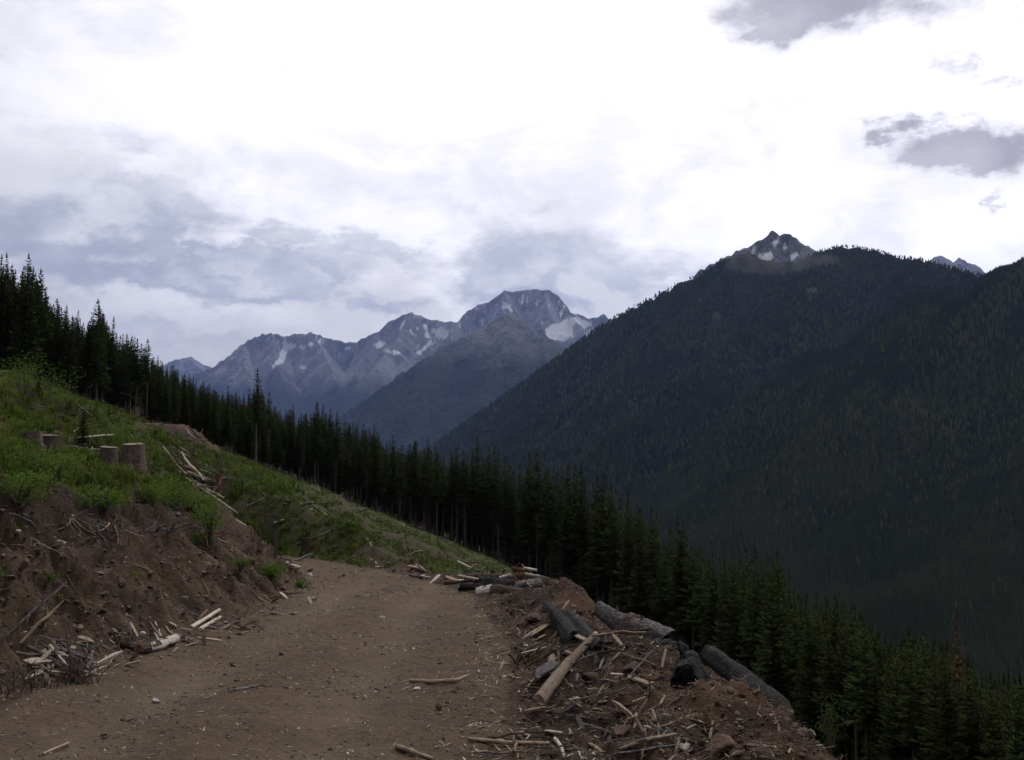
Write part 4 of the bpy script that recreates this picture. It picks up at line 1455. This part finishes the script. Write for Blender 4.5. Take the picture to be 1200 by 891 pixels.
log('long pale arched branch in the debris at the bottom right', [gp(726, 883, .03), gp(760, 876, .06), gp(792, 868, .05)], [.014, .016, .010], M_TAN, M_TAN, 24, name='stick', sides=6, cat='stick')
# slope pieces
log('pale dead pole leaning on the grass beyond the bend', [AT(321, 613, 44.5), AT(345, 606, 44.8), AT(367, 596, 45.0)], [.05, .045, .03], M_PALE, M_PALE, 26, name='pole', sides=7)
for i, (a, b_, Yy, r, lab) in enumerate([((289, 608), (290, 591), 46, .035, 'short white upright stick on the slope left of the leaning pole'), ((312, 622), (308, 601), 46, .04, 'pale leaning stub left of the leaning pole'), ((399, 648), (393, 636), 43.5, .03, 'thin pale stick standing at the far edge of the bend'),
                                        ((272, 607), (289, 617), 40, .05, 'pale broken branch at the end of the bank lip'), ((275, 620), (296, 622), 40, .05, 'tan broken branch end below the bank lip'), ((206, 558), (215, 578), 52, .06, 'pale pole lying downslope at the foot of the slash fan'),
                                        ((237, 560), (255, 574), 52, .06, 'pale pole lying against the dark snag'), ((324, 632), (331, 645), 45, .03, 'short pale stub in the dry brush by the bend'), ((610, 742), (605, 736), 16, .02, 'small white stub at the foot of the mound')]):
    log(lab, [AT(*a, Yy), AT(*b_, Yy)], [r, r * .7], M_PALE, M_PALE, 60 + i, name='pole', sides=6, cat='stick')


def stump(px, py, w_px, h_px, label, seed, Y=None, mat=None, dark=False):
    p = hit(px, py) if Y is None else Vector(on(px, py, Y))
    r = w_px / 2400 * p.y
    h = h_px / 1200 * p.y
    rg = np.random.default_rng(seed)
    t = thing('tree_stump', label, 'stump', p)
    n = 18
    rows = [(-.5, 1.16), (0.02, 1.12), (.14, 1.05), (.35, 1.0), (.7, .96), (1.0, .95)]
    lob = 1 + .12 * np.sin(np.arange(n) * 2.1 + rg.uniform(0, 6)) * 1.0
    tilt = rg.uniform(-.12, .12, 2)
    v = []
    for f_, s_ in rows:
        for k in range(n):
            th_ = 2 * math.pi * k / n
            rr = r * s_ * (1 + (lob[k] - 1) * (1.6 - f_) + rg.uniform(-.03, .03))
            xx, yy = rr * math.cos(th_), rr * math.sin(th_)
            v.append((xx, yy, h * f_ + (xx * tilt[0] + yy * tilt[1]) * f_))
    v = np.array(v)
    link('bark', np_mesh('bark', v, grid_faces(len(rows), n, True), [mat or M_STUMP]), t)
    link('cut_top', end_mesh('cut_top', v[-n:], M_CHAR if dark else M_CUTEND, .01, seed), t)
    return t


stump(36, 524, 24, 17, 'left of two paired stumps, its sawn top tilted toward the road', 1)
stump(55, 528, 25, 18, 'right of two paired stumps, with a flat pale top', 2)
stump(126, 578, 20, 31, 'grey stump nearest the bank lip, with a sawn flat top', 3, Y=23.5)
stump(155, 570, 25, 31, 'broad square-topped stump in the green growth above the bank', 4, Y=25.5)
stump(358, 650, 10, 19, 'narrow dark stump standing at the far edge of the bend', 5, mat=M_BROWN, dark=True)
stump(256, 584, 8, 28, 'thin reddish snag stub at the foot of the slash fan', 6, mat=M_REDWOOD, dark=True)

# ------------------------------------------------------------------ shared stick and stone shapes
STICKS, SPLINTS = [], []
for k in range(8):
    rg = np.random.default_rng(800 + k)
    xs = np.linspace(-.5, .5, 6)
    pth = np.stack([xs, np.cumsum(rg.normal(0, .025, 6)), np.cumsum(rg.normal(0, .02, 6))], 1)
    pth[:, 1:] -= pth[:, 1:].mean(0)
    v, f = tube(pth, np.array([.7, 1, 1, .9, .7, .3]) * rg.uniform(.014, .026), 5, rg, .2)
    tw = [v]
    fw = [tris(f)]
    if k % 2:
        b0 = pth[3]
        v2, f2 = tube([b0, b0 + [.09, .06, .03], b0 + [.16, .14, .05]], [.011, .008, .003], 4)
        fw.append(tris(f2) + len(v))
        tw.append(v2)
    STICKS.append((np.concatenate(tw), np.concatenate(fw)))
for k in range(8):
    rg = np.random.default_rng(900 + k)
    wd, th_ = rg.uniform(.05, .11), rg.uniform(.02, .05)
    v = []
    for x_ in (-.5, -.2, .2, .5):
        e = 1.0 if abs(x_) < .4 else rg.uniform(.2, .8)
        for sy, sz in ((-1, -1), (1, -1), (1, 1), (-1, 1)):
            v.append((x_ + rg.uniform(-.08, .08), sy * wd * e * rg.uniform(.7, 1.1), sz * th_ * e * rg.uniform(.6, 1.1)))
    f = tris(grid_faces(4, 4, True))
    f = np.concatenate([f, [[0, 1, 2], [0, 2, 3], [12, 14, 13], [12, 15, 14]]])
    SPLINTS.append((np.array(v), f))


def ico(sub, seed, flat=.6, jag=.28):
    import bmesh
    bm_ = bmesh.new()
    bmesh.ops.create_icosphere(bm_, subdivisions=sub, radius=1)
    v = np.array([q.co[:] for q in bm_.verts])
    f = np.array([[q.index for q in fc.verts] for fc in bm_.faces])
    bm_.free()
    rg = np.random.default_rng(seed)
    # chop with planes for a broken-stone look
    for k in range(14):
        nrm = rg.normal(0, 1, 3)
        nrm /= np.linalg.norm(nrm)
        dcut = rg.uniform(.42, .85)
        s_ = v @ nrm
        v = v - np.where(s_ > dcut, s_ - dcut, 0)[:, None] * nrm
    v = v * (1 + rg.uniform(-1, 1, (len(v), 1)) * jag * .12)
    v = v * np.array([rg.uniform(.8, 1.25), rg.uniform(.7, 1.0), flat * rg.uniform(.8, 1.2)])
    return v, f


ROCKS = [ico(3, 40 + k) for k in range(6)]
PEBS = [ico(1, 60 + k, .65, .5) for k in range(5)]
MESHES = {}


def shared(kind, k, mat):
    key = (kind, k, mat.name)
    if key not in MESHES:
        v, f = {'stick': STICKS, 'splinter': SPLINTS, 'rock': ROCKS}[kind][k]
        MESHES[key] = np_mesh({'stick': 'stick', 'splinter': 'wood_splinter', 'rock': 'rock'}[kind], v, f, [mat], smooth_shade=False)
    return MESHES[key]


def frame_on(x, y, az, tilt, lift, z=None):
    n_ = normal_at(x, y)
    d_ = Vector((math.cos(az), math.sin(az), 0))
    d_ = (d_ - n_ * d_.dot(n_)).normalized()
    d_ = (d_ + n_ * math.tan(tilt)).normalized()
    s_ = n_.cross(d_).normalized()
    u_ = d_.cross(s_)
    m_ = Matrix((d_, s_, u_)).transposed().to_4x4()
    m_.translation = Vector((x, y, hz(x, y) if z is None else z)) + n_ * lift
    return m_


def lay(kind, k, mat, x, y, az, L, thick, tilt, label, group, name, cat, lift=.012):
    o = link(name, shared(kind, k, mat))
    o.matrix_world = frame_on(x, y, az, tilt, lift + abs(math.sin(tilt)) * L * .38) @ Matrix.Diagonal((L, L * thick, L * thick, 1))
    tag(o, label, cat, group)
    return o


random.seed(21)
WOODS = [M_PALE, M_PALE, M_TAN, M_TAN, M_GREY, M_BROWN]


def px_scatter(n, box, ok=lambda px, py: True):
    out = []
    while len(out) < n:
        px, py = random.uniform(box[0], box[2]), random.uniform(box[1], box[3])
        if ok(px, py):
            p = hit(px, py)
            if p.y < 120:
                out.append(p)
    return out


def inside(P):
    return lambda px, py: float(poly_sd(np.array([px]), np.array([py]), P)[0]) < 0


BERM_PX = [(560, 735), (600, 712), (640, 740), (700, 775), (770, 800), (800, 835), (860, 870), (900, 889), (560, 889), (610, 850), (590, 790)]
MOUND_PX = [(590, 730), (625, 700), (690, 712), (760, 765), (800, 790), (760, 810), (690, 790), (620, 790)]
TOE_PX = [(225, 728), (300, 705), (372, 690), (385, 700), (340, 730), (260, 752), (190, 775), (90, 800), (20, 800), (60, 760), (150, 740)]
BANK_PX = [(10, 620), (90, 630), (180, 620), (260, 655), (330, 690), (230, 720), (100, 740), (10, 740)]
FAN_PX = [(200, 506), (250, 505), (268, 540), (256, 585), (225, 580), (205, 550)]
SLOPE_PX = [(265, 535), (420, 590), (560, 655), (470, 655), (360, 630), (290, 590)]
FAR_EDGE_PX = [(395, 652), (440, 655), (545, 680), (540, 692), (500, 682), (430, 666)]
UP_PX = [(70, 470), (165, 500), (180, 545), (110, 540), (10, 500)]
for (P, n, what, where, L0, L1, mats, grp) in [
    (BERM_PX, 130, 'wood_splinter', 'in the slash beside the near right road edge', .06, .22, WOODS, 'splinters in the slash berm'),
    (MOUND_PX, 34, 'wood_splinter', 'on the mound of dark soil and logs', .12, .45, WOODS, 'splinters on the mound'),
    (TOE_PX, 96, 'wood_splinter', 'in the debris at the foot of the cut bank', .10, .40, WOODS, 'splinters at the bank foot'),
    (BERM_PX, 56, 'dead_branch', 'tangled in the slash beside the near right road edge', .25, .7, [M_TAN, M_GREY, M_BROWN, M_BROWN, M_BROWN, M_TWIG, M_TWIG], 'branches in the slash berm'),
    (MOUND_PX, 22, 'dead_branch', 'lying on the mound of dark soil', .4, 1.1, [M_GREY, M_BROWN, M_BROWN, M_TAN], 'branches on the mound'),
    (TOE_PX, 44, 'dead_branch', 'at the foot of the cut bank', .35, 1.0, [M_GREY, M_TAN, M_PALE, M_BROWN], 'branches at the bank foot'),
    (BANK_PX, 22, 'dead_branch', 'caught on the bare face of the cut bank', .3, .9, [M_GREY, M_BROWN, M_GREY, M_TAN], 'branches on the bank face'),
    (FAN_PX, 84, 'slash_pole', 'in the fan of slash spilling below the landing', .8, 2.4, [M_CHAR, M_GREY, M_BROWN, M_BROWN, M_BROWN, M_CHAR, M_PALE, M_TAN], 'poles in the slash fan'),
    (SLOPE_PX, 34, 'slash_pole', 'lying in the grass of the clearcut slope', .6, 2.6, [M_GREY, M_PALE, M_TAN, M_BROWN], 'poles on the grassy slope'),
    (FAR_EDGE_PX, 34, 'wood_splinter', 'along the outer edge of the far bend', .25, .7, [M_PALE, M_PALE, M_TAN, M_BROWN, M_GREY], 'splinters at the far bend'),
    (UP_PX, 26, 'slash_pole', 'lying among the stumps on the upper slope', .6, 2.2, [M_GREY, M_PALE, M_BROWN], 'poles among the stumps'),
]:
    for p in px_scatter(n, (min(q[0] for q in P), min(q[1] for q in P), max(q[0] for q in P), max(q[1] for q in P)), inside(P)):
        mt = random.choice(mats)
        tone = {'weathered_pale_wood': 'pale', 'split_tan_wood': 'tan', 'weathered_grey_wood': 'grey', 'brown_bark_wood': 'brown', 'charred_wood': 'black', 'dead_twig_bark': 'dark'}[mt.name]
        L = random.uniform(L0, L1) * random.uniform(.7, 1.1)
        if what == 'wood_splinter':
            lay('splinter', random.randrange(8), mt, p.x, p.y, random.uniform(0, 6.28), L, random.uniform(.8, 1.6), random.uniform(-.1, .5), tone + ' wood splinter ' + where, tone + ' ' + grp, what, 'splinter')
        else:
            az = random.uniform(0, 6.28)
            if what == 'slash_pole' and P is FAN_PX:
                az = random.gauss(-.35, .38) + random.choice([0, 0, 0, 3.14])
            if P is BANK_PX:
                az = random.gauss(-.3, .7)
            lay('stick', random.randrange(8), mt, p.x, p.y, az, L, random.uniform(.5, 1.0) * min(1.0, 1.3 / L) * (1.5 if P is FAN_PX else 1), random.uniform(-.05, .10), tone + (' dead branch ' if what == 'dead_branch' else ' slash pole ') + where, tone + ' ' + grp, what, 'branch' if what == 'dead_branch' else 'pole', lift=.02)


# ------------------------------------------------------------------ stones
def rock(px, py, w_px, flat, label, mat, k, group=None, sink=.25):
    p = hit(px, py)
    r = w_px / 2400 * p.y
    o = link('rock', shared('rock', k, mat))
    o.location = p + Vector((0, 0, r * flat * (1 - sink * 2)))
    o.scale = (r, r, r * flat * 1.4)
    o.rotation_euler = (random.uniform(-.3, .3), random.uniform(-.3, .3), random.uniform(0, 6.28))
    tag(o, label, 'rock', group)
    return o


for px, py, w_, fl, lab, mt in [
    (182, 824, 15, .7, 'pale cream stone alone on the near road', M_WSTONE), (515, 832, 16, .8, 'dark clod on the road right of the middle', M_CLOD), (842, 884, 44, .8, 'big brown rock at the bottom edge of the fill', M_RSTONE),
    (725, 862, 42, .5, 'flat reddish rock in the slash at the lower right', M_RSTONE), (950, 866, 24, .9, 'grey rock with a pale flank on the fill slope', M_STONE), (940, 862, 18, .9, 'brown rock just left of the pale-flanked rock', M_RSTONE),
    (650, 886, 26, .7, 'dark reddish clod at the bottom of the slash', M_CLOD), (800, 880, 26, .6, 'pale jagged rock left of the big brown rock', M_WSTONE), (345, 668, 15, .8, 'large white stone in the rubble at the bend', M_WSTONE),
    (338, 663, 10, .8, 'upper white stone in the rubble at the bend', M_WSTONE), (352, 672, 8, .8, 'small white stone low in the rubble at the bend', M_WSTONE), (364, 670, 9, .8, 'brown stone beside the white rubble at the bend', M_STONE),
    (27, 668, 16, 1.3, 'pinkish stone slab sticking out of the bank at the left', M_RSTONE), (71, 640, 14, .9, 'pale stone set in the bank below the root clump', M_WSTONE), (20, 626, 11, .8, 'cream stone high in the bank at the left', M_WSTONE),
    (360, 688, 7, .8, 'pale stone at the bank toe near the bend', M_WSTONE), (210, 605, 10, .6, 'white stone at the bank lip below the ferny bush', M_WSTONE), (628, 730, 30, .6, 'brown soil-caked boulder in the left of the mound', M_CLOD),
    (600, 722, 12, 1.0, 'small black lump at the left tip of the mound', M_CLOD), (190, 752, 22, .5, 'rusty brown lump behind the white split log', M_RSTONE), (566, 752, 8, .8, 'small white stone at the road edge left of the mound', M_WSTONE),
    (740, 790, 34, .7, 'dark peaty lump in the near slash heap', M_CLOD), (690, 800, 30, .7, 'brown peaty lump beside the bare pole', M_CLOD), (880, 880, 22, .7, 'reddish stone on the near fill slope', M_RSTONE), (770, 850, 20, .7, 'grey stone among pale splinters in the near slash', M_STONE),
]:
    rock(px, py, w_, fl, lab, mt, random.randrange(6))
for (P, n, where, mats) in [(BANK_PX, 60, 'set in the bare face of the cut bank', [M_STONE, M_STONE, M_RSTONE, M_CLOD, M_STONE]), (TOE_PX, 34, 'at the foot of the cut bank', [M_STONE, M_WSTONE, M_CLOD]),
                            ([(790, 800), (860, 830), (980, 889), (800, 889)], 40, 'on the loose fill slope', [M_RSTONE, M_RSTONE, M_STONE, M_CLOD]), (MOUND_PX, 30, 'in the mound of dark soil', [M_CLOD, M_CLOD, M_STONE, M_RSTONE]),
                            (BERM_PX, 44, 'in the slash beside the near right road edge', [M_CLOD, M_STONE, M_RSTONE])]:
    for p in px_scatter(n, (min(q[0] for q in P), min(q[1] for q in P), max(q[0] for q in P), max(q[1] for q in P)), inside(P)):
        mt = random.choice(mats)
        tone = {'grey_brown_stone': 'grey brown stone', 'reddish_stone': 'reddish stone', 'pale_stone': 'pale stone', 'dark_soil_clod': 'dark soil clod'}[mt.name]
        px, py = px_of(p.x, p.y, p.z)
        rock(px, py, random.uniform(4, 11), random.uniform(.6, .9), 'small ' + tone + ' ' + where, mt, random.randrange(6), tone + 's ' + where)


def joined(name, base, x, y, z, sx, sy, sz, mats, mi, lift=.0, tilt=.3):
    """many tiny loose pieces as one object"""
    n = len(x)
    V, F, MI = [], [], []
    off = 0
    az = rng.uniform(0, 6.283, n)
    tl = rng.normal(0, tilt, n)
    for k, (bv, bf) in enumerate(base):
        sel = np.where(np.arange(n) % len(base) == k)[0]
        v = bv[None] * np.stack([sx, sy, sz], 1)[sel][:, None, :]
        ct, st_ = np.cos(tl[sel])[:, None], np.sin(tl[sel])[:, None]
        vx, vz = v[..., 0] * ct - v[..., 2] * st_, v[..., 0] * st_ + v[..., 2] * ct
        c_, s_ = np.cos(az[sel])[:, None], np.sin(az[sel])[:, None]
        X = vx * c_ - v[..., 1] * s_ + x[sel][:, None]
        Y2 = vx * s_ + v[..., 1] * c_ + y[sel][:, None]
        Z2 = vz + z[sel][:, None] + lift
        V.append(np.stack([X, Y2, Z2], -1).reshape(-1, 3))
        nv, nf = len(bv), len(bf)
        F.append((bf[None] + (np.arange(len(sel)) * nv)[:, None, None]).reshape(-1, 3) + off)
        MI.append(np.repeat(mi[sel], nf))
        off += len(sel) * nv
    link(name, np_mesh(name, np.concatenate(V), np.concatenate(F), mats, smooth_shade=False, mat_idx=np.concatenate(MI)), kind='stuff')


# gravel over road, bank and fill
x, y, z = scatter_polar(24000, -31, 22, 5.5, 38, lambda x, y, z, ro, so, gr: ((ro + so) > .5) & (rng.random(len(x)) < np.where(so > .5, 1.0, .12 + .75 * smooth(fbm(x * .8, y * .5, 3, 515), -.1, .5))))
sz = rng.uniform(.006, .022, len(x)) * (.6 + y / 16) * (1 + 1.4 * (rng.random(len(x)) < .07)) * np.where(x < -4.6, 1.25, 1.0)
joined('gravel', PEBS, x, y, z, sz, sz, sz, [M_STONE, M_RSTONE, M_WSTONE, M_CLOD], rng.choice([0, 1, 2, 3], len(x), p=[.40, .25, .07, .28]))
# crumbled clods on the bank, along its foot and in the slash
x, y, z = scatter_polar(9000, -31, 22, 5.5, 38, lambda x, y, z, ro, so, gr: (so > .5) & (ro < .3) & (fbm(x * .9, y * .9, 3, 616) > -.15))
sz = rng.uniform(.012, .05, len(x)) * (.7 + y / 24) * (1 + 1.0 * (rng.random(len(x)) < .06))
joined('soil_clods', PEBS, x, y, z, sz, sz, sz * .8, [M_CLOD, M_RSTONE, M_STONE], rng.choice([0, 1, 2], len(x), p=[.55, .28, .17]))
# wood chips
x, y, z = scatter_polar(17000, -30, 22, 5.5, 40, lambda x, y, z, ro, so, gr: ((ro + so) > .5) & (rng.random(len(x)) < np.where(x > -.6, 1.0, .45 + .55 * smooth(x, -3.9, -4.9))))
L = rng.uniform(.018, .075, len(x)) ** 1.0 * (.7 + y / 22) * np.where(x > -.6, 1.0, .7)
joined('wood_chips', SPLINTS, x, y, z, L, L, L, [M_PALE, M_TAN, M_GREY, M_BROWN], rng.choice([0, 1, 2, 3], len(x), p=[.32, .28, .16, .24]), .008)
# fine broken twigs and root fibres in the slash
x, y, z = scatter_polar(17000, -28, 24, 6, 34, lambda x, y, z, ro, so, gr: (so > .5) & (ro < .3) & ((x > -.8) | (rng.random(len(x)) < np.where(x > -6.3, .55, .2))))
L = rng.uniform(.05, .26, len(x)) * (.7 + y / 30)
joined('root_fibres', STICKS, x, y, z, L, L * .55, L * .55, [M_BROWN, M_TWIG, M_TAN, M_GREY], rng.choice([0, 1, 2, 3], len(x), p=[.42, .32, .16, .10]), .02, .45)
# slash litter on the clearcut
x, y, z = scatter_polar(2600, -30, 4, 40, 150, lambda x, y, z, ro, so, gr: (poly_sd(x, y, EDGE_LINE) > -1) & (rng.random(len(x)) < .25 + .75 * smooth(poly_sd(x, y, EDGE_LINE), 16, 2)))
L = rng.uniform(.4, 1.6, len(x))
joined('slash_litter', STICKS, x, y, z, L, L * 1.6, L * 1.6, [M_BROWN, M_GREY, M_PALE, M_TAN], rng.choice([0, 1, 2, 3], len(x), p=[.52, .36, .04, .08]), .04, .10)


# ------------------------------------------------------------------ roots, dead brush
def roots(px, py, n, spread, drop, label, seed, mat=None, name='root_clump', up=.1):
    rg = np.random.default_rng(seed)
    p = hit(px, py)
    t = thing(name, label, 'roots', p)
    for k in range(n):
        x0 = rg.uniform(-.5, .5) * spread
        y0 = rg.uniform(-.3, .3) * spread
        q = [np.array([y0 - .15, x0, up * .6])]
        dv = np.array([rg.uniform(.1, .5), rg.uniform(-.5, .5), rg.uniform(-1, .15)])
        for j in range(4):
            dv = dv + rg.normal(0, .35, 3)
            dv /= np.linalg.norm(dv)
            q.append(q[-1] + dv * drop * rg.uniform(.15, .35))
        r0 = rg.uniform(.012, .03)
        v, f = tube(q, [r0, r0 * .9, r0 * .7, r0 * .5, r0 * .25], 6, rg, .15)
        link('root', np_mesh('root', v, f, [mat or random.choice([M_TAN, M_BROWN, M_GREY, M_BROWN])]), t)
    return t


roots(82, 612, 12, .7, .7, 'tangled clump of torn roots hanging from the bank lip', 1)
roots(30, 606, 6, .6, .6, 'a few thin roots dangling from the turf near the left edge', 2)
roots(140, 618, 6, .7, .6, 'dark roots trailing from the undercut turf right of the torn root clump', 3)
roots(190, 625, 7, .9, .8, 'bundle of grey roots running down the middle of the bank', 4, M_GREY)
roots(240, 630, 8, .6, .6, 'dark red-brown roots in the hollow under the leafy bush', 5, M_REDWOOD)
roots(265, 640, 6, .5, .6, 'short roots at the right end of the undercut', 6)
roots(770, 845, 7, .5, .34, 'pale forked root lying in the near slash left of the burnt stub', 7, M_TAN, up=.12)
roots(625, 770, 9, .6, .26, 'brown root mass under the left of the mound', 8, M_BROWN, up=.10)


def brush(px, py, n, h, label, seed, tall=None, name='dead_brush', mat=None, lean=.7):
    rg = np.random.default_rng(seed)
    p = hit(px, py)
    t = thing(name, label, 'brush', p)
    for k in range(n):
        a = rg.uniform(0, 6.28)
        L = h * rg.uniform(.5, 1.1)
        l_ = rg.uniform(.2, 1) * lean
        b0 = np.array([rg.normal(0, .08), rg.normal(0, .08), -.04])
        q = [b0]
        for j in range(1, 5):
            q.append(b0 + np.array([math.cos(a) * l_ * L * (j / 4) ** 1.2, math.sin(a) * l_ * L * (j / 4) ** 1.2, L * (j / 4) * (1 - .4 * l_ * j / 4)]) + rg.normal(0, .012, 3))
        v, f = tube(q, np.array([1, .85, .7, .5, .25]) * rg.uniform(.006, .011), 4, rg, .1)
        tv, tf, base = [v], [tris(f)], len(v)
        for s_ in range(3):
            b1 = q[rg.integers(2, 5)]
            e = b1 + rg.normal(0, 1, 3) * [.5, .5, .3] * h * .25 + [0, 0, h * .12]
            v2, f2 = tube([b1, (b1 + e) / 2 + rg.normal(0, .01, 3), e], [.005, .004, .002], 3)
            tv.append(v2)
            tf.append(tris(f2) + base)
            base += len(v2)
        link('twig', np_mesh('twig', np.concatenate(tv), np.concatenate(tf), [mat or M_TWIG]), t)
    if tall:
        q = [np.array([0, 0, -.05]), np.array([-.02, 0, tall * .35]), np.array([-.06, 0, tall * .7]), np.array([-.10, 0, tall])]
        v, f = tube(q, [.012, .010, .008, .004], 6)
        link('stem', np_mesh('stem', v, f, [mat or M_TWIG]), t)
    return t


brush(84, 800, 20, .32, 'dark dead brush with one tall bare stem at the inner road edge', 1, .62)
brush(40, 806, 18, .30, 'low dark tangle of dead brush at the left road edge', 2)
brush(100, 802, 12, .30, 'spiky dead twigs right of the tall bare stem', 3)
brush(8, 812, 12, .28, 'dark dead twigs at the extreme left of the road', 4)
brush(303, 650, 10, 1.7, 'thin reddish dead saplings standing left of the narrow dark stump', 5, 2.1, 'dead_sapling', lean=.18)
brush(322, 652, 9, 1.4, 'low reddish dead saplings just by the far road bend', 6, 1.5, 'dead_sapling', lean=.22)
brush(258, 560, 8, 1.5, 'grey dead saplings behind the thin reddish snag', 7, 1.9, 'dead_sapling', lean=.25)

# ------------------------------------------------------------------ haze
bm_v = [(x, y, z) for z in (FLOOR - 400, 3100) for x, y in ((-22500, -22500), (22500, -22500), (22500, 22500), (-22500, 22500))]
hz_me = np_mesh('haze', bm_v, [(3, 2, 1, 0), (4, 5, 6, 7), (0, 1, 5, 4), (1, 2, 6, 5), (2, 3, 7, 6), (3, 0, 4, 7)], [], smooth_shade=False)
mh = bpy.data.materials.new('haze_air')
mh.use_nodes = True
th = NT(mh.node_tree)
pv = th.new('ShaderNodeVolumePrincipled', {'Color': (.33, .47, 1.0), 'Density': 2.4e-5, 'Anisotropy': 0.2})
th.t.links.new(pv.outputs[0], th.new('ShaderNodeOutputMaterial').inputs['Volume'])
hz_me.materials.append(mh)
link('haze', hz_me, kind='stuff')
